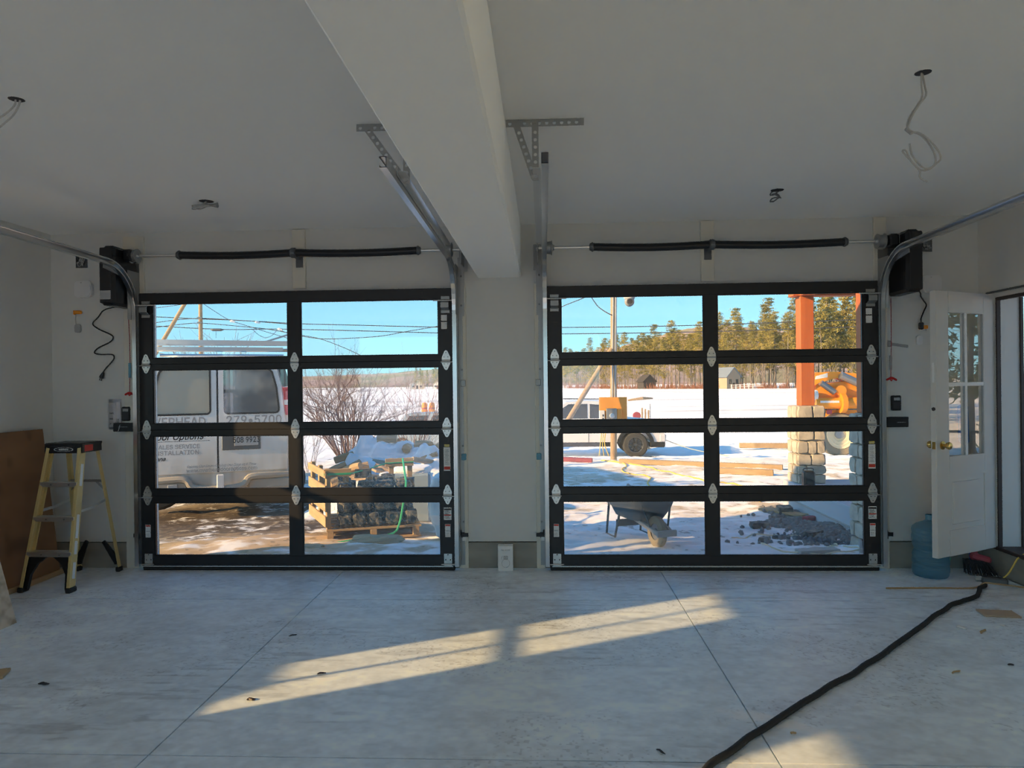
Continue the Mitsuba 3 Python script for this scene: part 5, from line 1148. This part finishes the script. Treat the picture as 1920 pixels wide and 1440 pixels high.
# ------------------------------------------------------------------ parked silver car behind the snow piles, orange drums beyond it
cm = np.array((-4.197, 19, 0.575))
cr = thing('car', 'silver car behind the snow piles at the right of the left garage door', 'car', M=mat4((cm[0], 19.0, -0.95), 0.0))
cs = Polygon([(-1.6, 0.35), (-1.7, 0.9), (-1.05, 1.0), (-0.75, 1.45), (1.6, 1.47), (2.1, 1.05), (2.6, 0.95), (2.7, 0.35)])
part(cr, 'body', extrude(cs, 1.7, 'xz', 0.0), 'mat_grey_wrap')
for q in ([(-0.88, 1.02), (-0.62, 1.38), (0.05, 1.40), (-0.05, 1.02)], [(0.22, 1.02), (0.22, 1.40), (1.5, 1.40), (1.85, 1.05)]): part(cr, 'window', extrude(Polygon(q), 0.02, 'xz', -0.015), 'mat_dark_glass')
for xc in (-0.9, 1.9): wheel(cr, (xc, 0.1, 0.32), 0.32, 0.22, 0)
for k, px in enumerate((0.0, 0.9)):
    t = thing('traffic_drum', 'orange drum standing on the ice behind the silver car, ' + ('left of its pair' if k == 0 else 'right of its pair'), 'barrel')
    c0 = np.array((-11.317, 60, -0.886)) + [px * 0.8, 0, 0]; c0[2] = -1.12
    part(t, 'body', lathe([(0, 0), (0.30, 0), (0.28, 0.25), (0.27, 0.6), (0.22, 0.86), (0.05, 0.92), (0, 0.92)], 16, c0), 'mat_orange', smooth=30)
    part(t, 'band', lathe([(0.285, 0.3), (0.282, 0.42)], 16, c0), 'mat_maroon')

# ------------------------------------------------------------------ orange telehandler (local x right, z up, metres; origin at the ground under the front wheel)
hm = np.array((8.875, 15.6, -0.096))
HS = 1.0 / 61.0
def hp(px, py): return ((px - 1572) * HS, (815 - py) * HS)
th = thing('telehandler', 'orange telehandler behind the stone piers', 'loader', M=mat4((hm[0], hm[1], hm[2]), 0.0))
part(th, 'boom_head', extrude([hp(*q) for q in ((1520, 717), (1526, 705), (1535, 700), (1574, 699), (1576, 710), (1541, 719), (1524, 729))], 0.55, 'xz', 0.1), 'mat_machine_orange')
part(th, 'boom', cat([extrude([hp(*q) for q in ((1560, 699), (1574, 699), (1640, 706), (1640, 728), (1576, 712))], 0.5, 'xz', 0.12)]), 'mat_machine_orange')
part(th, 'boom_decal', extrude([hp(*q) for q in ((1534, 707), (1556, 701), (1556, 709), (1533, 713))], 0.004, 'xz', 0.094), 'mat_paper', label='white decal')
def hcyl(a, b, y, r0, m): a, b = hp(*a), hp(*b); return part(th, 'hydraulic_cylinder', cyl((a[0], y, a[1]), (b[0], y, b[1]), r0, 12), m)
hcyl((1577, 706), (1640, 735), 0.0, 0.12, 'mat_galv_dull'); hcyl((1541, 719), (1566, 737), 0.0, 0.09, 'mat_galv_dull')
part(th, 'chassis', extrude([hp(*q) for q in ((1538, 722), (1600, 716), (1650, 730), (1650, 790), (1536, 790), (1530, 752))], 0.5, 'xz', 0.18), 'mat_machine_orange')
part(th, 'pivot', cat([cyl((hp(1577, 734)[0], -0.04, hp(1577, 734)[1]), (hp(1577, 734)[0], 0.2, hp(1577, 734)[1]), 0.16, 16)]), 'mat_orange')
part(th, 'axle_tube', cyl((hp(1530, 760)[0], 0.0, hp(1530, 757)[1]), (hp(1650, 760)[0], 0.0, hp(1650, 757)[1]), 0.17, 16), 'mat_machine_orange')
part(th, 'flange', lathe([(0, -0.07), (0.30, -0.07), (0.30, 0.07), (0, 0.07)], 20, (hp(1579, 757)[0], 0.0, hp(1579, 757)[1]), 'x'), 'mat_orange')
part(th, 'lettering', bx(hp(1536, 0)[0], hp(1570, 0)[0], -0.172, -0.165, hp(0, 756)[1], hp(0, 752)[1]), 'mat_paper')
part(th, 'hose_reel', cat([lathe([(0.05, -0.1), (0.16, -0.12), (0.16, 0.12), (0.05, 0.1)], 16, (hp(1526, 742)[0], 0.0, hp(1526, 742)[1]), 'x'), tube([(hp(1520, 732)[0], -0.1, hp(1520, 732)[1]), (hp(1514, 742)[0], -0.1, hp(1514, 742)[1]), (hp(1522, 752)[0], -0.1, hp(1522, 752)[1])], 0.03, 6, 4)]), 'mat_paper')
part(th, 'lower_frame', bx(hp(1536, 0)[0], hp(1650, 0)[0], 0.1, 0.9, hp(0, 770)[1], hp(0, 762)[1]), 'mat_steel_dark')
part(th, 'coupling', rbox((hp(1556, 0)[0], 0.0, hp(0, 773)[1]), (0.14, 0.1, 0.14), 0.02), 'mat_maroon')
k = part(th, 'wheel', lathe([(0.42, -0.22), (0.60, -0.25), (0.66, -0.15), (0.66, 0.15), (0.60, 0.25), (0.42, 0.22)], 30, hp(1577, 815)[:1] + (0.25,) + hp(1577, 815)[1:], 'y'), 'mat_tyre_dusty', smooth=40)
part(k, 'rim', lathe([(0.0, -0.10), (0.20, -0.10), (0.22, -0.16), (0.30, -0.16), (0.32, -0.20), (0.38, -0.20), (0.43, -0.24), (0.43, 0.2)], 26, hp(1577, 815)[:1] + (0.25,) + hp(1577, 815)[1:], 'y'), 'mat_cream', smooth=30, label='cream rim')
part(k, 'hub', lathe([(0.0, -0.16), (0.12, -0.16), (0.14, -0.09)], 16, hp(1577, 815)[:1] + (0.25,) + hp(1577, 815)[1:], 'y'), 'mat_grey_plastic')
k = part(th, 'wheel', lathe([(0.42, -0.22), (0.60, -0.25), (0.66, -0.15), (0.66, 0.15), (0.60, 0.25), (0.42, 0.22)], 30, (3.0, 0.25, 0.0), 'y'), 'mat_tyre_dusty', smooth=40)

# ------------------------------------------------------------------ security camera hanging in front of the right door
sm = np.array((0.911, 1.5, 2.453))
sc = thing('security_camera', 'white dome camera hanging outside above the right garage door', 'camera')
part(sc, 'housing', lathe([(0.0, 0.16), (0.055, 0.16), (0.062, 0.14), (0.062, 0.02), (0.056, 0.0), (0.05, -0.005)], 20, sm + [0, 0, 0.0]), 'mat_white_plastic', smooth=30)
part(sc, 'dome', ball(sm + [0, 0, -0.03], (0.052, 0.052, 0.055), 2), 'mat_grey_plastic', smooth=True)
part(sc, 'lens', cat([lathe([(0.0, -0.052), (0.026, -0.052), (0.028, -0.046), (0.028, -0.03)], 16, sm + [0, 0, -0.035], 'y')]), 'mat_ink')
part(sc, 'lens_ring', lathe([(0.028, -0.054), (0.035, -0.053), (0.036, -0.04)], 16, sm + [0, 0, -0.035], 'y'), 'mat_galv_dull')
part(sc, 'arm', cat([tube([sm + [0, 0, 0.15], sm + [0, 0, 0.24], sm + [0, -0.15, 0.30], (sm[0], 0.29, sm[2] + 0.30)], 0.022, 10, 4), bx(sm[0] - 0.07, sm[0] + 0.07, 0.275, 0.30, sm[2] + 0.2, sm[2] + 0.4), bx(sm[0] + .05, sm[0] + .09, 1.47, 1.53, sm[2] + .08, sm[2] + .17)]), 'mat_white_plastic')

# ================================================================== POLES, WIRES, FENCES
def at_ground(p): p = np.array(p, float); return p
q0 = np.array((1.775, 12.3, -0.359)); qt = np.array((1.85, 12.3, 4.006))
up_ = thing('utility_post', 'weathered utility post with conduit, plywood panel and meter in the right garage door view', 'utility post')
part(up_, 'post', tube([(q0[0] + 0.02, 12.3, q0[2] - 0.15), (qt[0] + 0.0, 12.3, 4.6)], [0.085, 0.08], 14), 'mat_bark', smooth=40)
part(up_, 'conduit', cyl((q0[0] + 0.055, 12.19, q0[2] + 1.3), (qt[0] + 0.05, 12.19, 4.3), 0.026, 10), 'mat_grey_plastic')
part(up_, 'conduit', cyl((q0[0] - 0.012, 12.18, q0[2] + 1.3), (qt[0] - 0.02, 12.19, 4.3), 0.02, 10), 'mat_cable_grey')
pb0, pb1 = np.array((1.422, 12.15, 1.182)), np.array((2.138, 12.15, 0.558))
pn = part(up_, 'panel_board', bx(pb0[0], pb1[0], 12.16, 12.18, pb1[2] - 0.12, pb0[2], 0.003), 'mat_ply_board', label='orange plywood panel')
mb0, mb1 = np.array((1.597, 12, 0.898)), np.array((1.862, 12, 0.433))
mb = part(up_, 'meter_box', rbox(((mb0[0] + mb1[0]) / 2, 12.08, (mb0[2] + mb1[2]) / 2), (mb1[0] - mb0[0], 0.14, mb0[2] - mb1[2]), 0.01), 'mat_galv_dull', label='grey meter box')
part(mb, 'meter_dial', lathe([(0, -0.09), (0.045, -0.085), (0.062, -0.05), (0.065, 0)], 18, ((mb0[0] + mb1[0]) / 2 + 0.01, 12.01, (mb0[2] * 0.6 + mb1[2] * 0.4)), 'y'), 'mat_white_plastic', smooth=30)
part(up_, 'outlet_box', rbox((mb0[0] - 0.11, 12.10, (mb0[2] + mb1[2]) / 2 + 0.03), (0.14, 0.12, 0.30), 0.01), 'mat_white_plastic')
part(up_, 'socket', cat([bx(mb0[0] - 0.10, mb0[0] - 0.07, 12.03, 12.045, (mb0[2] + mb1[2]) / 2 + zz, (mb0[2] + mb1[2]) / 2 + zz + 0.05) for zz in (-0.06, 0.03)]), 'mat_ink')
part(up_, 'side_block', rbox((mb1[0] + 0.07, 12.1, (mb0[2] + mb1[2]) / 2 + 0.02), (0.12, 0.1, 0.4), 0.01), 'mat_ply_board')
part(up_, 'hanging_cord', cat([tube([(mb0[0] - 0.1 + 0.06 * k, 12.02, mb1[2] + 0.05), (mb0[0] - 0.16 + 0.05 * k, 11.98, (mb1[2] + q0[2]) / 2), (mb0[0] - 0.20 + 0.12 * k, 11.95, q0[2] + 0.06)], 0.012, 6, 5) for k in range(3)]), 'mat_yellow_cord')
b0, b1 = np.array((0.497, 11.2, 0.496)), np.array((1.754, 12.2, 2.414)); b0d = b0 + (b0 - b1) * 0.75; b0d[2] = max(b0d[2], gz(b0d[0], min(b0d[1], 12)) - 0.03)
obj('post_brace', tube([b0 + (b0 - b1) * 0.62, b1], [0.07, 0.06], 12), 'mat_wood', 'pale diagonal pole bracing the utility post', 'pole', smooth=40)
wr = 'overhead wires'
obj('service_wire', tube([(1.818, 12.2, 3.279), (1.705, 12.3, 3.345), (1.587, 13, 3.531), (1.537, 14, 3.757), (1.443, 15, 4.123), (1.3, 16, 4.581)], 0.014, 5, 5), 'mat_wire', 'drooping service cable at the top of the utility post', 'wire')
def wire(pts, y, label, r0=0.016): obj('wire', tube([p for p in pts], r0, 5, 6), 'mat_wire', label, 'wire')
wire([(-26.842, 40, 6.337), (-22.952, 40, 6.098), (-20.981, 40, 5.996), (-18.801, 40, 5.856), (-16.268, 40, 5.675), (-13.388, 40, 5.56), (-9.81, 40, 5.418), (-6.611, 40, 5.3), (-2.727, 40, 5.207), (1.198, 40, 5.166), (5.993, 40, 5.147), (10.47, 40, 5.185), (15.926, 40, 5.293), (23.333, 40, 5.454)], 40, 'upper of the two long power lines crossing both garage door views', 0.026)
wire([(-26.85, 40, 5.727), (-22.96, 40, 5.453), (-20.625, 40, 5.347), (-18.444, 40, 5.351), (-15.551, 40, 5.273), (-11.242, 40, 5.103), (-6.615, 40, 4.912), (-2.732, 40, 4.786), (1.194, 40, 4.747), (5.989, 40, 4.73), (10.465, 40, 4.752), (15.922, 40, 4.844), (23.328, 40, 5.009)], 40, 'lower of the two long power lines crossing both garage door views', 0.026)
wire([(0.247, 20, 4.046), (0.618, 17.5, 4.087), (1.176, 14.5, 4.02), (1.838, 12.3, 4.116)], 30, 'short wire rising to the utility post at the upper left of the right garage door', 0.014)
wire([(-17.719, 40, 5.34), (-16.818, 40, 5.007), (-14.838, 40, 4.658), (-12.681, 40, 4.663), (-10.71, 40, 4.777), (-9.101, 40, 5.037), (-6.609, 40, 5.423), (-4.482, 40, 5.814)], 40, 'sagging line rising to the right in the left garage door', 0.022)
wire([(-16.818, 40, 5.007), (-15.017, 40, 4.696), (-13.405, 40, 4.106), (-11.978, 40, 3.448)], 40, 'line falling towards the bush in the left garage door', 0.02)
wire([(-26.849, 40, 5.798), (-24.639, 40, 6.052), (-22.952, 40, 6.134), (-20.617, 40, 5.99), (-17.714, 40, 5.732), (-16.269, 40, 5.568)], 40, 'line crossing the left pole just below its upper clamp', 0.022)
wire([(-26.853, 40, 5.475), (-24.643, 40, 5.729), (-22.956, 40, 5.811), (-20.622, 40, 5.597), (-18.444, 40, 5.351), (-16.277, 40, 4.928)], 40, 'line crossing the left pole at its lower clamp', 0.022)
wire([(-22.938, 40, 7.244), (-22.068, 40, 6.657), (-20.981, 40, 5.996), (-19.531, 40, 5.51), (-18.266, 40, 5.099), (-16.282, 40, 4.501)], 40, 'line running down from the top of the left pole', 0.018)
wire([(-19.388, 40, 5.329), (-18.993, 40, 4.967), (-18.524, 40, 4.782), (-18.087, 40, 4.918), (-17.72, 40, 5.305)], 40, 'small drooping loop below the lines in the left garage door', 0.016)
wire([(-25.666, 38, 6.577), (-23.025, 38, 6.878), (-21.095, 38, 7.325)], 38, 'wire rising at the upper left of the left garage door', 0.018)
cb_ = thing('splice_case', 'grey splice case hanging on the lines beside the left pole', 'splice case')
s0, s1 = np.array((-22.157, 40, 5.352)), np.array((-21.5, 40, 5.342))
part(cb_, 'case', tube([s0 - [0.1, 0, 0], s0, s0 + [0.05, 0, 0], s1 - [0.05, 0, 0], s1, s1 + [0.1, 0, 0]], [0.03, 0.06, 0.09, 0.09, 0.06, 0.03], 10), 'mat_steel_dark')
part(cb_, 'drop', tube([(-21.903, 40, 5.259), (-21.908, 40, 4.794)], 0.012, 5), 'mat_wire')
for k, (a, lb) in enumerate([((-20.8, 40, 5.922), 'white insulator cluster right of the left pole'), ((-19.092, 40, 5.824), 'white insulator sleeve on the second line'), ((-17.574, 40, 5.338), 'pale insulator cluster at the right end of the lines')]):
    a = np.array(a); obj('insulator', cat([ball(a, (0.16, 0.08, 0.09), 1), ball(a + [0.15, 0, -0.06], (0.08, 0.06, 0.06), 1)]), 'mat_white_plastic', lb, 'insulator')
p0, p1 = np.array((-22.961, 40, 2.445)), np.array((-22.945, 40, 9.607))
pw = thing('power_pole', 'upright wooden power pole behind the van', 'pole')
part(pw, 'pole', tube([(p0[0], 40, -1.2), (p1[0], 40, p1[2])], [0.15, 0.115], 12), 'mat_wood', smooth=40)
part(pw, 'clamp', cat([bx(p1[0] - 0.16, p1[0] + 0.16, 39.84, 39.9, z, z + 0.12) for z in (np.array((-22.956, 40, 5.776))[2], np.array((-22.952, 40, 6.098))[2])]), 'mat_steel_dark')
p0, p1 = np.array((-24.568, 38, 4.327)), np.array((-22.776, 38, 7.216)); dd = p1 - p0
obj('power_pole', tube([p0 - dd * 1.7, p1 + dd * 0.5], [0.14, 0.11], 12), 'mat_wood', 'leaning wooden pole left of the upright power pole', 'pole', smooth=40)

# beams on the ground, stakes, red drum, rope, cords
z0 = gz(2.0, 10.8)
obj('timber', bar((1.80, 10.9, gz(1.8, 10.9) + 0.06), (5.2, 9.6, gz(5.2, 9.6) + 0.05), 0.14, 0.11, 0.008), 'mat_wood', 'long pale timber lying in front of the pickup', 'timber')
obj('timber', bar((0.2, 11.8, gz(0.2, 11.8) + 0.05), (1.2, 11.6, gz(1.2, 11.6) + 0.05), 0.16, 0.10, 0.008), 'mat_maroon', 'reddish timber lying left of the utility post', 'timber')
obj('timber', bar(np.array((3.483, 8.8, -0.042)) * [1, 1, 0] + [0, 0, gz(4.0, 8.8) + 0.06], np.array((4.609, 8.4, -0.059)) * [1, 1, 0] + [0, 0, gz(5, 8.4) + 0.06], 0.14, 0.12, 0.008), 'mat_wood', 'pale timber lying on the snow left of the sunlit stone pier', 'timber')
obj('retaining_beam', bar((7.0, 19.5, -0.76), (16, 18.5, -0.76), 0.2, 0.17, 0.01), 'mat_wood', 'low pale beam at the edge of the ice behind the right pane', 'timber')
for k, px in enumerate((1204, 1210, 1216)):
    a = [(3.62, 20, 0.499), (3.736, 20, 0.458), (3.852, 20, 0.418)][k]
    obj('stake', bar((a[0], 20, -1.0), (a[0], 20, a[2] + 0.10), 0.06, 0.05, 0.006), 'mat_wood', 'pale wooden stake on the shore right of the red reel', 'stake', 'stakes at the lake edge')
a = np.array((3.913, 20, 0.653)); obj('marker_rod', cyl((a[0], 20, -1.0), (a[0], 20, a[2] + 0.1), 0.012, 6), 'mat_wire', 'thin dark marker rod on the shore right of the stakes', 'rod')
a = np.array((6.597, 44, -0.961)); obj('red_reel', lathe([(0, -0.2), (0.26, -0.2), (0.26, -0.12), (0.17, -0.1), (0.17, 0.1), (0.26, 0.12), (0.26, 0.2), (0, 0.2)], 20, (a[0], 44, -0.86), 'y'), 'mat_maroon', 'dark red reel behind the hood of the pickup', 'reel')
obj('yard_cord', tube(on_ground([(1.45, 11.9), (1.9, 10.6), (1.7, 9.4), (2.1, 8.2), (1.9, 7.0), (2.2, 6.1)]), 0.014, 6), 'mat_yellow_cord', 'yellow cord running down the yard from the utility post', 'cord')
obj('yard_cord', tube(on_ground([(1.5, 11.9), (2.4, 9.8), (2.8, 8.2), (3.3, 7.2), (3.6, 5.9), (3.3, 5.0)]), 0.014, 6), 'mat_yellow_cord', 'second yellow cord curving towards the sunlit stone pier', 'cord')
obj('ice_log', tube([(11.5, 90, -1.0), (13.5, 90, -0.75), (15.0, 91, -0.8)], [0.12, 0.2, 0.1], 8), 'mat_bark', 'driftwood log lying on the ice', 'log')

# ================================================================== BARE BUSHES
def shrub(base, h, spread, n, seed, thick=0.03, sides=4, depth=3, up=1.0):
    r = np.random.RandomState(seed); out = []
    def grow(p, d, l, rad, lev):
        k = 4; pts = [p]; dd = d.copy()
        for _ in range(k):
            dd = dd + r.normal(0, 0.10, 3) + [0, 0, 0.05 * up]; dd /= np.linalg.norm(dd)
            pts.append(pts[-1] + dd * l / k)
        out.append(tube(pts, [rad, rad * 0.45], sides, caps=False))
        if lev < depth:
            for _ in range(r.randint(2, 5)):
                t = r.uniform(0.35, 1.0); i_ = min(int(t * k), k - 1)
                q = pts[i_] + (pts[i_ + 1] - pts[i_]) * (t * k - i_)
                nd = dd + r.normal(0, 0.42, 3); nd /= np.linalg.norm(nd)
                grow(q, nd, l * r.uniform(0.45, 0.7), rad * 0.55, lev + 1)
    for i_ in range(n):
        a = r.uniform(0, 2 * math.pi); s = spread * math.sqrt(r.uniform(0, 1))
        d = np.array([s * math.cos(a), s * math.sin(a), 1.0]); d /= np.linalg.norm(d)
        grow(np.asarray(base, float) + [0.10 * math.cos(a), 0.10 * math.sin(a), 0], d, h * r.uniform(0.5, 0.72), thick * r.uniform(0.6, 1.0), 1)
    return cat(out)
def bush(px, h, spread, n, seed, label, m='mat_twig', thick=0.02, depth=3):
    px = np.asarray(px, float); obj('bare_bush', shrub(px, h, spread, n, seed, thick, 4, depth), m, label, 'bush')
b = np.array((-4.532, 10.2, 0.415)); bush((b[0], 10.2, gz(b[0], 10.2)), 2.45, 0.70, 36, 3, 'large bare bush fanning out above the snow piles', thick=0.020, depth=4)
b = np.array((-3.274, 11.5, 0.308)); bush((b[0], 11.5, gz(b[0], 11.5)), 2.5, 0.38, 18, 5, 'slender bare bush right of the large bush', 'mat_twig_red', 0.012, 3)
b = np.array((-5.239, 9.5, 0.474)); bush((b[0], 9.5, gz(b[0], 9.5)), 1.5, 0.45, 9, 8, 'small bare bush left of the large bush', thick=0.008, depth=2)
b = np.array((-4.896, 12.5, 0.033)); bush((b[0], 12.5, gz(b[0], 12.5)), 1.0, 1.6, 46, 18, 'low dark brush at the foot of the large bush', 'mat_steel_dark', 0.012, 2)
b = np.array((-3.377, 12.8, -0.005)); bush((b[0], 12.8, gz(b[0], 12.8)), 1.0, 1.3, 40, 19, 'low dark brush below the slender bush', 'mat_steel_dark', 0.012, 2)
b = np.array((-18.152, 30, 2.54)); bush((b[0], 30, -1.06), 5.6, 0.45, 12, 23, 'bare tree behind the van, left of the upright pole', 'mat_twig_grey', 0.05, 3)
b = np.array((-18.432, 33, 2.605)); bush((b[0], 33, -1.06), 5.2, 0.45, 12, 24, 'bare tree behind the van, right of the upright pole', 'mat_twig_grey', 0.05, 3)

# ================================================================== FAR SHORE: pines, bare trees, cabins
def pine_proto(seed, h=26.0, crown0=0.32, wide=0.17):
    """a white pine: trunk and tufted whorls; foliage made of many small leaf cards"""
    r = np.random.RandomState(seed)
    tr = tube([(0, 0, -0.5), (r.normal(0, .2), r.normal(0, .2), h * 0.5), (r.normal(0, .3), r.normal(0, .3), h * 0.97)], [0.30, 0.05], 6)
    V, F = [], []; n = 0
    z = h * crown0
    while z < h:
        k = (z / h - crown0) / (1 - crown0)
        R_ = h * wide * (1.1 - k) ** 0.75 * r.uniform(0.55, 1.15) * min(1, 0.45 + k * 4)
        for _ in range(r.randint(3, 6)):
            a = r.uniform(0, 2 * math.pi)
            for t in np.arange(0.35, 1.01, 0.22):
                c = np.array([math.cos(a) * R_ * t, math.sin(a) * R_ * t, z + R_ * t * r.uniform(-0.10, 0.28)])
                for _ in range(9):
                    o = r.normal(0, 1, 3) * [0.55, 0.55, 0.22] * (0.5 + 0.6 * (1 - t * .4)) * h / 26
                    d1 = r.normal(0, 1, 3) * [1, 1, 0.55]; d2 = r.normal(0, 1, 3) * [1, 1, 0.4]
                    d1 *= 0.42 / np.linalg.norm(d1) * h / 26; d2 *= 0.30 / np.linalg.norm(d2) * h / 26
                    V += [c + o - d1, c + o + d1, c + o + d2]; F.append([n, n + 1, n + 2]); n += 3
        z += h * r.uniform(0.022, 0.045)
    return tr, trimesh.Trimesh(np.array(V), F, process=False)
def bare_proto(seed, h=18.0):
    return shrub((0, 0, -0.5), h, 0.22, 3, seed, 0.22, 3, 3, 1.4)
pines = [pine_proto(50 + k, 26, cr_, wd) for k, (cr_, wd) in enumerate([(0.30, 0.17), (0.42, 0.16), (0.22, 0.20), (0.50, 0.20)])]
pine_plies = [(mikit.ply(a, 'mat_twig_grey'), mikit.ply(b, 'mat_pine')) for a, b in pines]
bare_plies = [mikit.ply(bare_proto(80 + k), 'mat_twig_grey') for k in range(3)]
r = np.random.RandomState(77)
SH = [(-15, 330), (8, 300), (22, 262), (40, 232), (75, 205), (110, 200), (190, 210)]      # shoreline: x, y
def shore(x): return float(np.interp(x, [a for a, _ in SH], [b for _, b in SH]))
def plant(kind, x, y, h, label, grp):
    M = T().translate([float(x), float(y), -1.1]).rotate([0, 0, 1], float(r.uniform(0, 360))).scale(float(h) / (26.0 if kind == 'pine' else 18.0))
    k = key_of('pine_tree' if kind == 'pine' else 'bare_tree'); place[k] = None
    describe(k, label, 'tree', grp)
    if kind == 'pine':
        a, b = pine_plies[r.randint(4)]
        scene[k + '__trunk'] = {**a, 'to_world': M}; scene[k + '__foliage'] = {**b, 'to_world': M}
    else: scene[k] = {**bare_plies[r.randint(3)], 'to_world': M}
def zone(x, y):
    u = (x / (y + 5.87))
    for lim, nm in ((0.075, 'above the pickup cab'), (0.125, 'right of the utility post'), (0.18, 'behind the dark cabin'), (0.245, 'right of the dark cabin'), (0.32, 'behind the tan cottage'), (0.375, 'left of the sunlit cedar post'), (0.45, 'right of the sunlit cedar post')):
        if u < lim: return nm
    return 'at its right end'
for k in range(150):
    x = 9 + 125 * (k + r.uniform(-.5, .5)) / 150
    row = k % 3
    y = shore(x) + 5 + 13 * row + abs(r.normal(0, 4))
    h = np.interp(x, [5, 30, 50, 75, 100, 130], [18, 20, 23, 28, 33, 36]) * r.uniform(0.70, 1.10) * (0.86 + 0.08 * row)
    plant('pine', x, y, h, f"{('low', 'mid-height', 'tall')[int(min(2, max(0, (h - 11) // 7)))]} olive pine {('at the shore', 'mid-wood', 'at the back')[row]} across the lake, {zone(x, y)}", 'pines across the lake')
for k in range(70):
    x = 8 + 128 * (k + r.uniform(-.5, .5)) / 70
    y = shore(x) + 3 + abs(r.normal(0, 8))
    plant('bare', x, y, np.interp(x, [5, 60, 130], [8, 11, 15]) * r.uniform(0.7, 1.15), f"{'taller' if k % 2 else 'shorter'} leafless grey tree in the wood, {zone(x, y)}", 'bare trees across the lake')
def zone2(x, y):
    u = x / (y + 5.87)
    return ', left of the large bush' if u < -0.16 else ', behind the large bush' if u < -0.12 else ', right of the large bush' if u < -0.075 else ', above the silver car' if u < -0.03 else ', hidden towards the wall pier'
for k in range(40):
    x = -62 + 58 * (k + r.uniform(-.4, .4)) / 40
    plant('pine', x, 330 + r.uniform(0, 40), r.uniform(7, 12), 'small far pine on the left shore' + zone2(x, y), 'pines on the left far shore')
for k in range(40):
    x = -75 + 72 * (k + r.uniform(-.4, .4)) / 40
    plant('bare', x, 322 + r.uniform(0, 25), r.uniform(6, 10), 'leafless far tree on the left shore' + zone2(x, y), 'bare trees on the left far shore')
for k in range(16):  # pines added to darken what the entry door glass reflects
    x, y = r.uniform(17, 36), -16 + 30 * (k + r.uniform(-.4, .4)) / 16
    plant('pine', x, y, r.uniform(9, 15), 'pine added outside beyond the open white entry door to darken its glass', 'pines added outside the entry door')
for k in range(8):  # closer row, added to darken that reflection further
    plant('pine', 9.6 + 1.1 * (k % 3) + r.uniform(-.3, .3), -2.6 + 0.75 * k, r.uniform(4.5, 6.5), 'dense young pine added just past the deck to darken the entry door glass', 'young pines added by the deck')
# reddish brush along the shoreline
bm = []
for k in range(420):
    x = r.uniform(-20, 140); y = shore(x) + r.uniform(-2.0, 5)
    for _ in range(7):
        a = np.array([x + r.normal(0, 0.7), y + r.normal(0, 0.7), -1.2]); e = a + [r.normal(0, 0.5), r.normal(0, 0.5), r.uniform(1.0, 2.6)]
        bm.append(np.array([a + [0.11, 0, 0], a - [0.11, 0, 0], e]))
bm = np.array(bm).reshape(-1, 3)
obj('shore_brush', trimesh.Trimesh(bm, np.arange(len(bm)).reshape(-1, 3), process=False), 'mat_twig_red', 'reddish brown brush along the far shoreline', 'brush', kind='stuff')

def cabin(x, y, w, d, h, rise, wall, roof, label, rz=0.0):
    t = thing('cabin', label, 'house', M=mat4((x, y, -1.3), rz))
    part(t, 'wall', extrude([(-w / 2, 0), (w / 2, 0), (w / 2, h), (0, h + rise), (-w / 2, h)], d, 'xz', 0), wall)
    for s in (-1, 1): part(t, 'roof', bar((s * (w / 2 + 0.5), d / 2, h - 0.5 * rise / (w / 2)), (0, d / 2, h + rise + 0.12), d + 0.8, 0.18), roof)
    for k in (-1, 1): part(t, 'window', bx(k * w / 4 - 0.5, k * w / 4 + 0.5, -0.05, 0.02, h * 0.4, h * 0.75), 'mat_dark_glass')
    part(t, 'door', bx(-0.45, 0.45, -0.05, 0.02, 0, 2.0), 'mat_dark_brown')
c = np.array((36.792, 238, 0.563)); cabin(c[0], 238, 4.5, 5, 3.0, 2.0, 'mat_house_dark', 'mat_house_dark', 'dark cabin among the pines behind the right garage door', 0.3)
c = np.array((62.48, 225, 0.308)); cabin(c[0] * 0.955, 216, 5.5, 6, 4.2, 2.6, 'mat_house_tan', 'mat_roof_blue', 'tan cottage with a blue grey roof among the pines', 0.5)
c = np.array((-62.099, 335, 2.74)); cabin(c[0], 335, 7, 6, 2.6, 1.8, 'mat_house_white', 'mat_snow', 'pale lakeside house on the shore behind the left garage door', 0.2)
c = np.array((-51.304, 330, 2.61)); cabin(c[0], 330, 4, 4, 2.6, 1.4, 'mat_house_white', 'mat_house_tan', 'small pale boathouse at the right of the left far shore', -0.2)
dk = thing('dock_fence', 'pale wooden dock fence at the far shoreline below the cottage', 'fence')
c0, c1 = np.array((55.582, 203, -0.663)), np.array((61.796, 203, -0.731))
for k in range(6): part(dk, 'fence_post', bx(c0[0] + (c1[0] - c0[0]) * k / 5 - 0.12, c0[0] + (c1[0] - c0[0]) * k / 5 + 0.12, 203, 203.2, -1.2, 0.3 + 0.25 * k / 5), 'mat_house_white')
for z in (-0.5, 0.1): part(dk, 'fence_rail', bar((c0[0], 203.1, z), (c1[0] + 3, 203.1, z + 0.25), 0.1, 0.16), 'mat_house_white')
